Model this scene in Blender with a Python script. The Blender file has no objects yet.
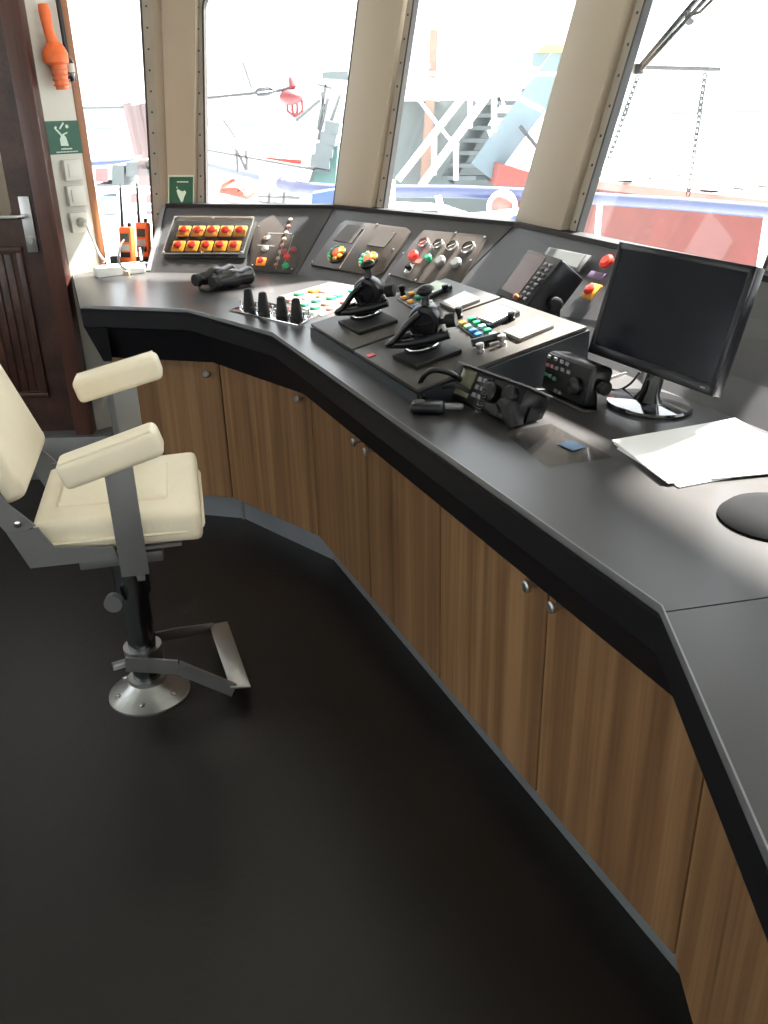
import bpy, bmesh, math, random
from mathutils import Vector, Matrix
random.seed(7)
R = math.radians
scene = bpy.context.scene
C = scene.collection

# ------------------------------------------------------------------ camera
FPX = 880.0; PITCH = R(24.723); ROLL = R(-1.478); CH = 1.5
FW = Vector((0, math.cos(PITCH), -math.sin(PITCH)))
RT0 = Vector((1, 0, 0)); UP0 = RT0.cross(FW)
RT = RT0*math.cos(ROLL) + UP0*math.sin(ROLL)
UP = -RT0*math.sin(ROLL) + UP0*math.cos(ROLL)
cam = bpy.data.cameras.new('camera'); camo = bpy.data.objects.new('camera', cam); C.objects.link(camo)
cam.sensor_fit = 'VERTICAL'; cam.sensor_height = 24.0; cam.lens = 24.0*FPX/1024
cam.clip_start = .05; cam.clip_end = 2000
camo.matrix_world = Matrix(((RT.x, UP.x, -FW.x, 0), (RT.y, UP.y, -FW.y, 0), (RT.z, UP.z, -FW.z, CH), (0, 0, 0, 1)))
scene.camera = camo

# ------------------------------------------------------------------ sky, sun, exposure
w = bpy.data.worlds.new('overcast_sky'); scene.world = w; w.use_nodes = True
wn = w.node_tree; wn.nodes.clear()
bg = wn.nodes.new('ShaderNodeBackground'); wo = wn.nodes.new('ShaderNodeOutputWorld')
bg.inputs[0].default_value = (.93, .97, 1, 1); bg.inputs[1].default_value = 1.6
wn.links.new(bg.outputs[0], wo.inputs[0])
sun = bpy.data.lights.new('sun', 'SUN'); sun.energy = 34; sun.angle = R(4); sun.color = (1, .95, .86)
suno = bpy.data.objects.new('sun', sun); C.objects.link(suno)
suno.rotation_euler = Vector((-.513, -.387, -.766)).to_track_quat('-Z', 'Y').to_euler()
scene.view_settings.view_transform = 'Standard'; scene.view_settings.look = 'None'
scene.view_settings.gamma = 1; scene.view_settings.use_curve_mapping = False
scene.view_settings.exposure = 1.35

# ------------------------------------------------------------------ survey helpers (photo measurements -> world points on real planes)
def ray(px, py): return FW*FPX + RT*(px-384) - UP*(py-512)
EYE = Vector((0, 0, CH))
def at(px, py, z):
    d = ray(px, py); return EYE + d*((z-CH)/d.z)
def onp(px, py, P0, N):
    d = ray(px, py); return EYE + d*(((Vector(P0)-EYE).dot(N))/d.dot(N))
def far(px, py, Y):
    d = ray(px, py); return EYE + d*(Y/d.y)

# ------------------------------------------------------------------ materials
MATS = {}
def mat(name, col, rough=.5, metal=0, var=.0, vscale=8, bump=0, bscale=60, coat=0, emit=0, spec=.5, stretch=None):
    if name in MATS: return MATS[name]
    m = bpy.data.materials.new(name); m.use_nodes = True; nt = m.node_tree; b = nt.nodes['Principled BSDF']
    b.inputs['Base Color'].default_value = (*col, 1); b.inputs['Roughness'].default_value = rough
    b.inputs['Metallic'].default_value = metal; b.inputs['Coat Weight'].default_value = coat
    b.inputs['Specular IOR Level'].default_value = spec
    tc = nt.nodes.new('ShaderNodeTexCoord'); src = tc.outputs['Object']
    if stretch:
        mp = nt.nodes.new('ShaderNodeMapping'); mp.inputs['Scale'].default_value = stretch
        nt.links.new(src, mp.inputs[0]); src = mp.outputs[0]
    if var:
        n = nt.nodes.new('ShaderNodeTexNoise'); n.inputs['Scale'].default_value = vscale; n.inputs['Detail'].default_value = 5
        r = nt.nodes.new('ShaderNodeValToRGB')
        r.color_ramp.elements[0].position = .3; r.color_ramp.elements[1].position = .7
        r.color_ramp.elements[0].color = (*[c*(1-var) for c in col], 1); r.color_ramp.elements[1].color = (*[min(1, c*(1+var)) for c in col], 1)
        nt.links.new(src, n.inputs['Vector']); nt.links.new(n.outputs['Fac'], r.inputs[0]); nt.links.new(r.outputs[0], b.inputs['Base Color'])
        mr = nt.nodes.new('ShaderNodeMapRange'); mr.inputs['To Min'].default_value = max(0, rough-.06); mr.inputs['To Max'].default_value = min(1, rough+.06)
        nt.links.new(n.outputs['Fac'], mr.inputs['Value']); nt.links.new(mr.outputs[0], b.inputs['Roughness'])
    if bump:
        n2 = nt.nodes.new('ShaderNodeTexNoise'); n2.inputs['Scale'].default_value = bscale; n2.inputs['Detail'].default_value = 3
        bp = nt.nodes.new('ShaderNodeBump'); bp.inputs['Strength'].default_value = bump; bp.inputs['Distance'].default_value = .002
        nt.links.new(src, n2.inputs['Vector']); nt.links.new(n2.outputs['Fac'], bp.inputs['Height']); nt.links.new(bp.outputs[0], b.inputs['Normal'])
    if emit:
        b.inputs['Emission Color'].default_value = (*col, 1); b.inputs['Emission Strength'].default_value = emit
    MATS[name] = m; return m

def wood(name, c1, c2, c3, rough=.45, axis=2, band=16, grain=90):
    m = bpy.data.materials.new(name); m.use_nodes = True; nt = m.node_tree; b = nt.nodes['Principled BSDF']
    tc = nt.nodes.new('ShaderNodeTexCoord'); oi = nt.nodes.new('ShaderNodeObjectInfo')
    add = nt.nodes.new('ShaderNodeVectorMath'); add.operation = 'ADD'
    mul = nt.nodes.new('ShaderNodeMath'); mul.operation = 'MULTIPLY'; mul.inputs[1].default_value = 37
    nt.links.new(oi.outputs['Random'], mul.inputs[0]); nt.links.new(tc.outputs['Object'], add.inputs[0]); nt.links.new(mul.outputs[0], add.inputs[1])
    def nz(sc, along, det):
        mp = nt.nodes.new('ShaderNodeMapping'); s = [sc, sc, sc]; s[axis] = along; mp.inputs['Scale'].default_value = s
        n = nt.nodes.new('ShaderNodeTexNoise'); n.inputs['Scale'].default_value = 1; n.inputs['Detail'].default_value = det
        nt.links.new(add.outputs[0], mp.inputs[0]); nt.links.new(mp.outputs[0], n.inputs['Vector']); return n
    n1 = nz(band, .5, 3); n2 = nz(grain, 2.2, 4)
    mx = nt.nodes.new('ShaderNodeMath'); mx.operation = 'MULTIPLY_ADD'; mx.inputs[1].default_value = .45
    nt.links.new(n2.outputs['Fac'], mx.inputs[0]); nt.links.new(n1.outputs['Fac'], mx.inputs[2])
    r = nt.nodes.new('ShaderNodeValToRGB'); e = r.color_ramp.elements
    e[0].position = .52; e[0].color = (*c1, 1); e[1].position = .92; e[1].color = (*c3, 1)
    k = e.new(.72); k.color = (*c2, 1)
    nt.links.new(mx.outputs[0], r.inputs[0]); nt.links.new(r.outputs[0], b.inputs['Base Color'])
    b.inputs['Roughness'].default_value = rough
    bp = nt.nodes.new('ShaderNodeBump'); bp.inputs['Strength'].default_value = .12; bp.inputs['Distance'].default_value = .001
    nt.links.new(n2.outputs['Fac'], bp.inputs['Height']); nt.links.new(bp.outputs[0], b.inputs['Normal'])
    return m

M_FLOOR = mat('dark_vinyl', (.0100, .0078, .0070), .42, spec=.4, var=.45, vscale=1.6, bump=.35, bscale=45)
M_TOP = mat('dark_laminate', (.034, .032, .033), .30, bump=.04, bscale=260)
M_FASCIA = mat('black_laminate', (.005, .005, .007), .5, spec=.25)
M_TOP.node_tree.nodes['Principled BSDF'].inputs['Specular IOR Level'].default_value = .42
M_PANEL = mat('anthracite_panel', (.034, .034, .038), .42, var=.08, vscale=10, bump=.1, bscale=220)
M_PLATE = mat('grey_brown_plate', (.046, .038, .035), .32, var=.08, vscale=20)
M_CONSOLE = mat('console_grey', (.042, .037, .034), .42, spec=.35, var=.06, vscale=12)
M_BLACK = mat('black_plastic', (.005, .005, .007), .28, spec=.4)
M_MATTE = mat('matte_black_rubber', (.007, .007, .008), .55, spec=.3)
M_GLOSSB = mat('gloss_black', (.006, .006, .008), .06, coat=1)
M_SCREEN = mat('dark_screen_glass', (.005, .006, .011), .14, spec=.35)
M_STEEL = mat('brushed_steel', (.46, .46, .46), .34, 1, var=.12, vscale=3, bump=.1, bscale=200, stretch=(1, 1, 12))
M_CHROME = mat('chrome', (.75, .75, .76), .12, 1)
M_ALU = mat('painted_grey_metal', (.22, .22, .225), .42, .5, var=.06, vscale=8)
M_TRIM = mat('grey_edge_trim', (.17, .17, .18), .35, .3)
M_CREAM = mat('cream_paint', (.335, .275, .208), .55, var=.03, vscale=3, bump=.05, bscale=40)
M_WALL = mat('off_white_wall', (.60, .58, .52), .55, var=.03, vscale=3)
M_WHITE = mat('white_plastic', (.80, .79, .76), .4)
M_LEATHER = mat('cream_leather', (.88, .78, .60), .45, var=.05, vscale=5, bump=.25, bscale=130)
M_KICK = mat('kick_plate_grey', (.25, .27, .30), .4, .4, var=.08, vscale=6)
M_RED = mat('red_plastic', (.60, .03, .02), .35)
M_YELLOW = mat('yellow_plastic', (.72, .34, .05), .4)
M_AMBER = mat('amber_lamp', (.95, .30, .03), .3)
M_GREEN = mat('green_plastic', (.02, .32, .14), .35)
M_BLUE = mat('blue_plastic', (.04, .20, .45), .4)
M_SIGN = mat('sign_green', (.005, .075, .040), .4)
M_SIGNW = mat('sign_white', (.55, .68, .58), .5)
M_ORANGE = mat('signal_orange', (.85, .15, .03), .45, var=.1, vscale=30)
M_GASKET = mat('dark_gasket', (.025, .022, .022), .6)
M_FRAME = mat('window_flange_grey', (.30, .26, .22), .5, .1, var=.06, vscale=8)
M_PAPER = mat('white_paper', (.80, .79, .80), .6)
M_LCD = mat('lcd_pale', (.60, .63, .60), .3)
M_LCDG = mat('lcd_greenish', (.45, .55, .40), .35)
M_BROWNSCR = mat('brown_lcd', (.085, .055, .050), .22)
M_WOOD = wood('oak_laminate', (.145, .072, .031), (.225, .118, .053), (.32, .18, .085), .42, band=22)
M_DOORW = wood('dark_mahogany', (.026, .010, .007), (.048, .018, .012), (.075, .030, .019), .35, band=10)
M_FRAMEW = wood('red_brown_frame', (.050, .018, .014), (.080, .030, .022), (.11, .045, .032), .35, band=8)
M_TRIMW = wood('warm_wood_trim', (.19, .07, .028), (.29, .115, .045), (.36, .16, .07), .4, band=20)
M_RAILBLUE = mat('ship_blue_paint', (.075, .09, .17), .4)
M_SHIPW = mat('ship_white_paint', (.80, .80, .80), .5, var=.05, vscale=2)
M_SHIPR = mat('ship_red_paint', (.20, .050, .042), .6, var=.18, vscale=1.5)
M_SHIPG = mat('ship_grey_paint', (.105, .125, .13), .6, var=.1, vscale=1.2)
M_SHIPLB = mat('ship_light_blue', (.13, .18, .21), .6, var=.08, vscale=1.5)
M_SHIPTEAL = mat('ship_teal', (.06, .13, .12), .6, var=.1, vscale=2)
M_SHIPBLUE = mat('ship_hull_blue', (.035, .07, .17), .5)
M_BUFF = mat('mast_buff', (.22, .14, .11), .6)
M_DECK = mat('ship_deck_grey', (.42, .42, .43), .8, var=.1, vscale=.6)
M_STEELW = mat('galvanised', (.07, .072, .08), .6, 0, var=.1, vscale=20, spec=.3)
M_SEA = mat('harbour_water', (.30, .35, .37), .12, var=.1, vscale=.3, bump=.4, bscale=3)
M_LAND = mat('far_shore', (.42, .45, .47), .9, var=.2, vscale=.05)

def glassmat(name, tint=(1, 1, 1), refl=.06):
    m = bpy.data.materials.new(name); m.use_nodes = True; nt = m.node_tree; nt.nodes.clear()
    o = nt.nodes.new('ShaderNodeOutputMaterial'); t = nt.nodes.new('ShaderNodeBsdfTransparent'); g = nt.nodes.new('ShaderNodeBsdfGlossy')
    mx = nt.nodes.new('ShaderNodeMixShader'); f = nt.nodes.new('ShaderNodeMapRange'); lw = nt.nodes.new('ShaderNodeLayerWeight'); lw.inputs['Blend'].default_value = .5
    pw = nt.nodes.new('ShaderNodeMath'); pw.operation = 'POWER'; pw.inputs[1].default_value = 5
    nt.links.new(lw.outputs['Facing'], pw.inputs[0]); nt.links.new(pw.outputs[0], f.inputs['Value'])
    f.inputs['To Min'].default_value = .025; f.inputs['To Max'].default_value = .6
    t.inputs[0].default_value = (*tint, 1); g.inputs['Roughness'].default_value = .02
    nt.links.new(f.outputs[0], mx.inputs[0]); nt.links.new(t.outputs[0], mx.inputs[1]); nt.links.new(g.outputs[0], mx.inputs[2]); nt.links.new(mx.outputs[0], o.inputs[0])
    return m
M_GLASS = glassmat('window_glass', (.97, .98, .98))
M_ACRYL = glassmat('clear_acrylic', (.80, .78, .75))
M_CLEAR = glassmat('clear_sheet', (.93, .92, .91), .1)

# ------------------------------------------------------------------ mesh builder
class B:
    def __init__(s): s.bm = bmesh.new()
    def box(s, c, d, rot=None, bev=0, seg=2):
        r = bmesh.ops.create_cube(s.bm, size=1); vs = r['verts']
        bmesh.ops.scale(s.bm, vec=Vector(d), verts=vs)
        if bev:
            es = list({e for v in vs for e in v.link_edges})
            q = bmesh.ops.bevel(s.bm, geom=es, offset=bev, segments=seg, affect='EDGES', profile=.5)
            vs = list({v for f in q['faces'] for v in f.verts} | {v for v in vs if v.is_valid})
        if rot is not None: bmesh.ops.transform(s.bm, matrix=rot.to_4x4(), verts=vs)
        bmesh.ops.translate(s.bm, vec=Vector(c), verts=vs); return s
    def cyl(s, a, b, r0, r1=None, seg=20, cap=True):
        a = Vector(a); b = Vector(b); r1 = r0 if r1 is None else r1; d = b-a
        q = bmesh.ops.create_cone(s.bm, cap_ends=cap, segments=seg, radius1=max(r0, 1e-5), radius2=max(r1, 1e-5), depth=d.length)
        bmesh.ops.transform(s.bm, matrix=Matrix.Translation((a+b)/2) @ d.to_track_quat('Z', 'Y').to_matrix().to_4x4(), verts=q['verts']); return s
    def sph(s, c, r, sc=(1, 1, 1), seg=16, ring=10, rot=None):
        q = bmesh.ops.create_uvsphere(s.bm, u_segments=seg, v_segments=ring, radius=r)
        m = Matrix.Diagonal((*sc, 1))
        if rot is not None: m = rot.to_4x4() @ m
        bmesh.ops.transform(s.bm, matrix=Matrix.Translation(Vector(c)) @ m, verts=q['verts']); return s
    def tube(s, pts, r, seg=10, closed=False, flat=None):
        pts = [Vector(p) for p in pts]; n = len(pts); rings = []; up = None
        for i, p in enumerate(pts):
            if closed: d = (pts[(i+1) % n]-pts[i-1]).normalized()
            else: d = (pts[min(i+1, n-1)]-pts[max(i-1, 0)]).normalized()
            if up is None:
                up = Vector((0, 0, 1)) if abs(d.z) < .9 else Vector((1, 0, 0))
            x = up.cross(d); x = x.normalized() if x.length > 1e-6 else Vector((1, 0, 0)); y = d.cross(x).normalized(); up = y
            rr = r[i] if isinstance(r, (list, tuple)) else r
            ex, ey = flat if flat else (1, 1)
            rings.append([s.bm.verts.new(p + x*math.cos(2*math.pi*k/seg)*rr*ex + y*math.sin(2*math.pi*k/seg)*rr*ey) for k in range(seg)])
        m = n if closed else n-1
        for i in range(m):
            a, b = rings[i], rings[(i+1) % n]
            for k in range(seg): s.bm.faces.new((a[k], a[(k+1) % seg], b[(k+1) % seg], b[k]))
        if not closed:
            s.bm.faces.new(rings[0][::-1]); s.bm.faces.new(rings[-1])
        return s
    def torus(s, c, R_, r, n=(0, 0, 1), seg=24, sub=8, a0=0, a1=360):
        q = Vector(n).to_track_quat('Z', 'Y').to_matrix(); full = abs(a1-a0) >= 360; k = seg if full else seg+1
        pts = [Vector(c) + q @ Vector((R_*math.cos(R(a0+(a1-a0)*i/seg)), R_*math.sin(R(a0+(a1-a0)*i/seg)), 0)) for i in range(k)]
        return s.tube(pts, r, sub, closed=full)
    def lathe(s, prof, c=(0, 0, 0), n=(0, 0, 1), seg=28):
        q = Vector(n).to_track_quat('Z', 'Y').to_matrix(); c = Vector(c); rings = []
        for r, z in prof:
            rings.append([s.bm.verts.new(c + q @ Vector((max(r, 1e-4)*math.cos(2*math.pi*k/seg), max(r, 1e-4)*math.sin(2*math.pi*k/seg), z))) for k in range(seg)])
        for a, b in zip(rings, rings[1:]):
            for k in range(seg): s.bm.faces.new((a[k], a[(k+1) % seg], b[(k+1) % seg], b[k]))
        s.bm.faces.new(rings[0][::-1]); s.bm.faces.new(rings[-1]); return s
    def prism(s, poly, off, bev=0):
        """poly: 3d points, off: extrusion vector"""
        off = Vector(off); a = [s.bm.verts.new(Vector(p)) for p in poly]; b = [s.bm.verts.new(Vector(p)+off) for p in poly]; n = len(a)
        fs = [s.bm.faces.new(a[::-1]), s.bm.faces.new(b)]
        for i in range(n): fs.append(s.bm.faces.new((a[i], a[(i+1) % n], b[(i+1) % n], b[i])))
        if bev: bmesh.ops.bevel(s.bm, geom=list({e for f in fs for e in f.edges}), offset=bev, segments=2, affect='EDGES', profile=.5)
        return s
    def quad(s, *p):
        s.bm.faces.new([s.bm.verts.new(Vector(q)) for q in p]); return s
    def beam(s, a, b, wx, wz, up=(0, 0, 1), bev=0):
        a = Vector(a); b = Vector(b); d = (b-a); z = d.normalized(); x = Vector(up).cross(z)
        if x.length < 1e-4: x = Vector((1, 0, 0))
        x.normalize(); y = z.cross(x)
        return s.box((a+b)/2, (wx, wz, d.length), Matrix((x, y, z)).transposed(), bev)
    def sweep(s, line, prof, close_prof=True):
        """line: 2d polyline; prof: (inward offset to the left of travel, z); mitred"""
        line = [Vector(p[:2]) for p in line]; n = len(line); nor = []
        for i in range(n-1):
            d = (line[i+1]-line[i]).normalized(); nor.append(Vector((-d.y, d.x)))
        rings = []
        for i, p in enumerate(line):
            if i == 0: m = nor[0]
            elif i == n-1: m = nor[-1]
            else: m = (nor[i-1]+nor[i])/(1+nor[i-1].dot(nor[i]))
            rings.append([s.bm.verts.new((p.x+m.x*o, p.y+m.y*o, z)) for o, z in prof])
        k = len(prof)
        for a, b in zip(rings, rings[1:]):
            for j in range(k if close_prof else k-1):
                s.bm.faces.new((a[j], b[j], b[(j+1) % k], a[(j+1) % k]))
        if close_prof: s.bm.faces.new(rings[0][::-1]); s.bm.faces.new(rings[-1])
        return s
    def make(s, name, m, parent=None, smooth=35, label=None, loc=None):
        bmesh.ops.recalc_face_normals(s.bm, faces=s.bm.faces[:])
        me = bpy.data.meshes.new(name); s.bm.to_mesh(me); s.bm.free(); me.materials.append(m)
        for p in me.polygons: p.use_smooth = True
        me.set_sharp_from_angle(angle=R(smooth))
        o = bpy.data.objects.new(name, me); C.objects.link(o)
        if parent: o.parent = parent
        if loc is not None: o.location = loc
        if label: o['label'] = label
        return o
def tag(o, label, cat, group=None, kind=None):
    o['label'] = label; o['category'] = cat
    if group: o['group'] = group
    if kind: o['kind'] = kind
    return o
def thing(name, label, cat, loc=(0, 0, 0), mtx=None, group=None):
    o = bpy.data.objects.new(name, None); C.objects.link(o); o.empty_display_size = .05
    if mtx is not None: o.matrix_world = mtx
    else: o.location = loc
    return tag(o, label, cat, group)
def struct(o): o['kind'] = 'structure'; return o
def copy_tree(o, parent=None):
    c = o.copy(); C.objects.link(c)
    if parent: c.parent = parent
    for ch in list(o.children): copy_tree(ch, c)
    return c
class Fr:
    """a local frame on a real plane: x=u, y=v, z=outward normal"""
    def __init__(s, O, U, V, W=None):
        s.O = Vector(O); s.u = Vector(U).normalized(); V = Vector(V); s.n = s.u.cross(V).normalized(); s.v = s.n.cross(s.u)
    def m(s, x=0, y=0, z=0, spin=0):
        p = s.O + s.u*x + s.v*y + s.n*z; c, n_ = math.cos(spin), math.sin(spin)
        u = s.u*c + s.v*n_; v = -s.u*n_ + s.v*c
        return Matrix(((u.x, v.x, s.n.x, p.x), (u.y, v.y, s.n.y, p.y), (u.z, v.z, s.n.z, p.z), (0, 0, 0, 1)))
    def loc(s, px, py, h=0):
        q = onp(px, py, s.O+s.n*h, s.n)-s.O; return q.dot(s.u), q.dot(s.v)
    def w(s, x, y, z=0): return s.O+s.u*x+s.v*y+s.n*z
def rotz(a): return Matrix.Rotation(a, 3, 'Z')

# ================================================================== SETTING
ZC = .889                    # worktop height
E_ = [(-1.055, 3.141), (-.653, 3.029), (-.322, 2.645), (.366, 1.007), (.335, .58), (.30, .10)]
K_ = [(-.962, 3.811), (-.33, 3.655), (.212, 3.066), (1.003, 1.098), (.93, .10)]
L_ = [(-.933, 4.118), (-.176, 3.868), (.470, 3.138), (1.21, 1.13), (1.135, .10)]
ZL = 1.119

def V3(p, z): return Vector((p[0], p[1], z))

# floor, ceiling
b = B(); b.box((-1.2, .9, -.03), (5.2, 7.6, .06)); struct(b.make('floor', M_FLOOR))
# window walls: facets leaning outwards
LEAN = math.tan(R(14)); Z1 = 2.31
G_ = [(-1.75, 3.98), (-.915, 4.165), (-.150, 3.905), (.505, 3.165), (.926, 2.03), (1.257, 1.137), (1.182, .10), (.985, -2.7)]
G2 = [Vector(p) for p in G_]
nor = []
for i in range(len(G2)-1):
    d = (G2[i+1]-G2[i]).normalized(); nor.append(Vector((-d.y, d.x)))
TL = [.24, .25, .265, .287, .287, .287, .27]
mit = []        # 3d lean vector per vertex and unit height
for i in range(len(G2)):
    if i == 0: m_ = nor[0]*TL[0]
    elif i == len(G2)-1: m_ = nor[-1]*TL[-1]
    else:
        n1, n2 = nor[i-1], nor[i]; u1 = Vector((n1.y, -n1.x)); q_ = u1.dot(n2); m_ = n1*TL[i-1] + (u1*((TL[i]-TL[i-1]*n1.dot(n2))/q_) if abs(q_) > .01 else Vector((0, 0)))
    mit.append(m_)
b = B(); b.prism([(-3.64, -2.74, 2.305), (-3.64, 3.87, 2.305)] + [((q+m_*(Z1-ZL)*1.04).x, (q+m_*(Z1-ZL)*1.04).y, 2.305) for q, m_ in zip(G2, mit)], (0, 0, .06)); struct(b.make('ceiling', M_WALL))
def rounded(x0, x1, y0, y1, r, n=5):
    pts = []
    for cx, cy, a in ((x1-r, y1-r, 0), (x0+r, y1-r, 90), (x0+r, y0+r, 180), (x1-r, y0+r, 270)):
        for k in range(n+1):
            t = R(a+90*k/n); pts.append((cx+r*math.cos(t), cy+r*math.sin(t)))
    return pts
def panel_with_hole(outer, inner, z0, z1):
    b = B(); bm = b.bm
    for z in (z0, z1):
        o = [bm.verts.new((x, y, z)) for x, y in outer]; q = [bm.verts.new((x, y, z)) for x, y in inner]
        es = [bm.edges.new((a[i], a[(i+1) % len(a)])) for a in (o, q) for i in range(len(a))]
        bmesh.ops.triangle_fill(bm, edges=es, use_beauty=True)
        if z == z0: o0, q0 = o, q
    for a, c in ((o0, o), (q0, q)):
        for i in range(len(a)): bm.faces.new((a[i], a[(i+1) % len(a)], c[(i+1) % len(a)], c[i]))
    return b
# (facet index, window x range from left vertex, sill height, wall name, window name)
WIN = []
def quad_hole(x0b, x1b, y0, y1, s0, s1, r, n=5):
    pts = []
    for x, y in rounded(0, 1, y0, y1, r, n):
        pass
    W0 = x1b-x0b
    for x, y in rounded(x0b, x1b, y0, y1, r, n):
        f = (x-x0b)/W0; pts.append((x + (s0*(1-f)+s1*f)*y, y))
    return pts
def facet(i, wx0, wx1, wy0, wy1, pil, idx, r=.085, zb=ZL, s0=0, s1=0):
    P, Q = G2[i], G2[i+1]; L = (Q-P).length; u = (Q-P).normalized(); n = nor[i]; LEAN = TL[i]
    h = Z1-zb; h0 = (zb-ZL)
    up = Vector((n.x*LEAN, n.y*LEAN, 1)).normalized()
    O = V3(P + n*LEAN*h0, zb)
    fr = Fr(O, V3(u, 0), up); K = math.sqrt(1+LEAN**2); H = h*K
    dl = (mit[i]*h).dot(u); dr = (mit[i+1]*h).dot(u)
    bl = (mit[i]*h0).dot(u); br = (mit[i+1]*h0).dot(u)
    yb = -.12 if i else -.20; ml = dl/H; mr = dr/H
    def hole(gx, gy, rr): return quad_hole(wx0-gx, wx1+gx, wy0-gy, wy1+gy, s0, s1, rr)
    wl = struct(panel_with_hole([(bl+ml*yb, yb), (L+br+mr*yb, yb), (L+dr+br, H), (dl+bl, H)], hole(0, 0, r), -.022, 0).make('wall_window_%d' % idx, M_CREAM))
    wl.matrix_world = fr.m()
    # window: empty-free structure object: flange ring (frame) > gasket, glass, screws
    w_ = panel_with_hole(hole(.036, .03, r+.03), hole(-.004, -.004, r-.004), -.012, .006).make('window_%d' % idx, M_FRAME)
    struct(w_); w_.matrix_world = fr.m()
    g = panel_with_hole(hole(.001, .001, r), hole(-.008, -.008, r-.008), -.016, .008).make('gasket', M_GASKET, w_)
    gl = B(); gl.prism([(x, y, -.016) for x, y in hole(-.003, -.003, r)], (0, 0, .006)); gl.make('glass', M_GLASS, w_)
    sc = None
    for s_, sk in ((wx0-.019, s0), (wx1+.019, s1)):
        y = max(wy0, 0)+.04
        while y < wy1-.06:
            if sc is None:
                q = B(); q.lathe([(.0045, 0), (.0045, .002), (.002, .003)], seg=8); sc = q.make('screw', M_GASKET, w_)
                sc.location = (s_+sk*y, y, .006)
            else:
                c = sc.copy(); C.objects.link(c); c.parent = w_; c.location = (s_+sk*y, y, .006)
            y += .085
    # raised mullion cover
    if pil:
        z0_ = -.02; pd = .050
        bb = B(); x0, x1 = pil
        bb.prism([(x0+bl, 0, z0_), (x1, 0, z0_), (x1, H, z0_), (x0+dl+bl, H, z0_)], (0, 0, pd), bev=.004)
        o = bb.make('trim_%d' % idx, M_CREAM); struct(o); o.matrix_world = fr.m()
    return fr, L
Lf = [(G2[i+1]-G2[i]).length for i in range(len(G2)-1)]
FA0, _ = facet(0, Lf[0]-.40, Lf[0]-.105, -.10, 1.25, None, 1, zb=.80, s1=.068)
FA, _ = facet(1, .170, Lf[1]-.025, -.08, .885, (0.0, .128), 2, s0=-.03, s1=.09)
FB, _ = facet(2, .270, Lf[2]-.022, -.08, 1.02, (-.012, .222), 3, s0=-.02, s1=.10)
FC, _ = facet(3, .338, Lf[3]-.065, -.08, 1.02, (-.012, .285), 4, s0=0, s1=.03)
FD, _ = facet(4, .10, Lf[4]-.03, -.08, 1.04, (-.012, .06), 5)
FE, _ = facet(5, .62, Lf[5]-.05, -.06, 1.00, (-.04, .40), 6)  # unseen facet, first stretch shaped solid to keep sun off the near worktop
FF, _ = facet(6, .30, Lf[6]-.3, -.06, .90, (-.01, .12), 7)
# lower outer wall under the windows
b = B(); b.sweep(G_[1:], [(.03, 0), (.03, ZL-.10), (.06, ZL-.10), (.06, 0)]); b.sweep(G_[:2], [(.03, 0), (.03, .64), (.06, .64), (.06, 0)]); struct(b.make('wall_front', M_CREAM))
# door bulkhead (parallel to x), thin return wall with sockets, port and aft walls
DY = 3.79; SILL = .20
DX1 = -1.365; DX0 = DX1-.72; DZ1 = 2.12
b = B()
b.box(((-3.6+DX0-.07)/2, DY+.04, 1.15), (-3.6*-1+DX0-.07+0 if False else (DX0-.07+3.6), .08, 2.3))
b.box(((DX0+DX1)/2, DY+.04, (DZ1+.075+2.3)/2), (DX1-DX0+.16, .08, 2.3-DZ1-.075))
b.box(((DX0+DX1)/2, DY+.04, (SILL-.01)/2), (DX1-DX0+.16, .08, SILL-.01))
struct(b.make('wall_port_forward', M_WALL))
b = B(); b.prism([(-1.292, 3.785, 0), (-1.188, 3.889, 0), (-1.26, 3.965, 0), (-1.362, 3.862, 0)], (0, 0, 2.31)); wsock = struct(b.make('wall_socket', M_WALL))
b = B(); b.prism([(-1.192, 3.882, 0), (-1.166, 3.908, 0), (-1.275, 4.02, 0), (-1.305, 3.99, 0)], (0, 0, 2.31), bev=.004); struct(b.make('trim_wood', M_TRIMW))
# port wall and aft wall with openings (behind the photographer)
def holewall(name, O, U, Lw, holes):
    fr = Fr(O, U, (0, 0, 1)); b = B(); x = 0
    for (a, c, z0, z1) in holes:
        b.box(((x+a)/2, 1.15, 0), (a-x, 2.3, .08)); b.box(((a+c)/2, z0/2, 0), (c-a, z0, .08)); b.box(((a+c)/2, (z1+2.3)/2, 0), (c-a, 2.3-z1, .08)); x = c
    b.box(((x+Lw)/2, 1.15, 0), (Lw-x, 2.3, .08)); o = struct(b.make(name, M_WALL)); o.matrix_world = fr.m(); return fr
holewall('wall_port', (-3.6, -2.7, 0), (0, 1, 0), 6.5, [(.5, 1.9, 1.1, 2.0), (2.2, 3.8, 1.1, 2.0), (4.1, 5.7, 1.1, 2.0)])
holewall('wall_aft', (-3.6, -2.7, 0), (1, 0, 0), 4.7, [(.6, 1.8, 1.1, 2.0), (2.6, 4.0, 1.1, 2.0)])

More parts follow.
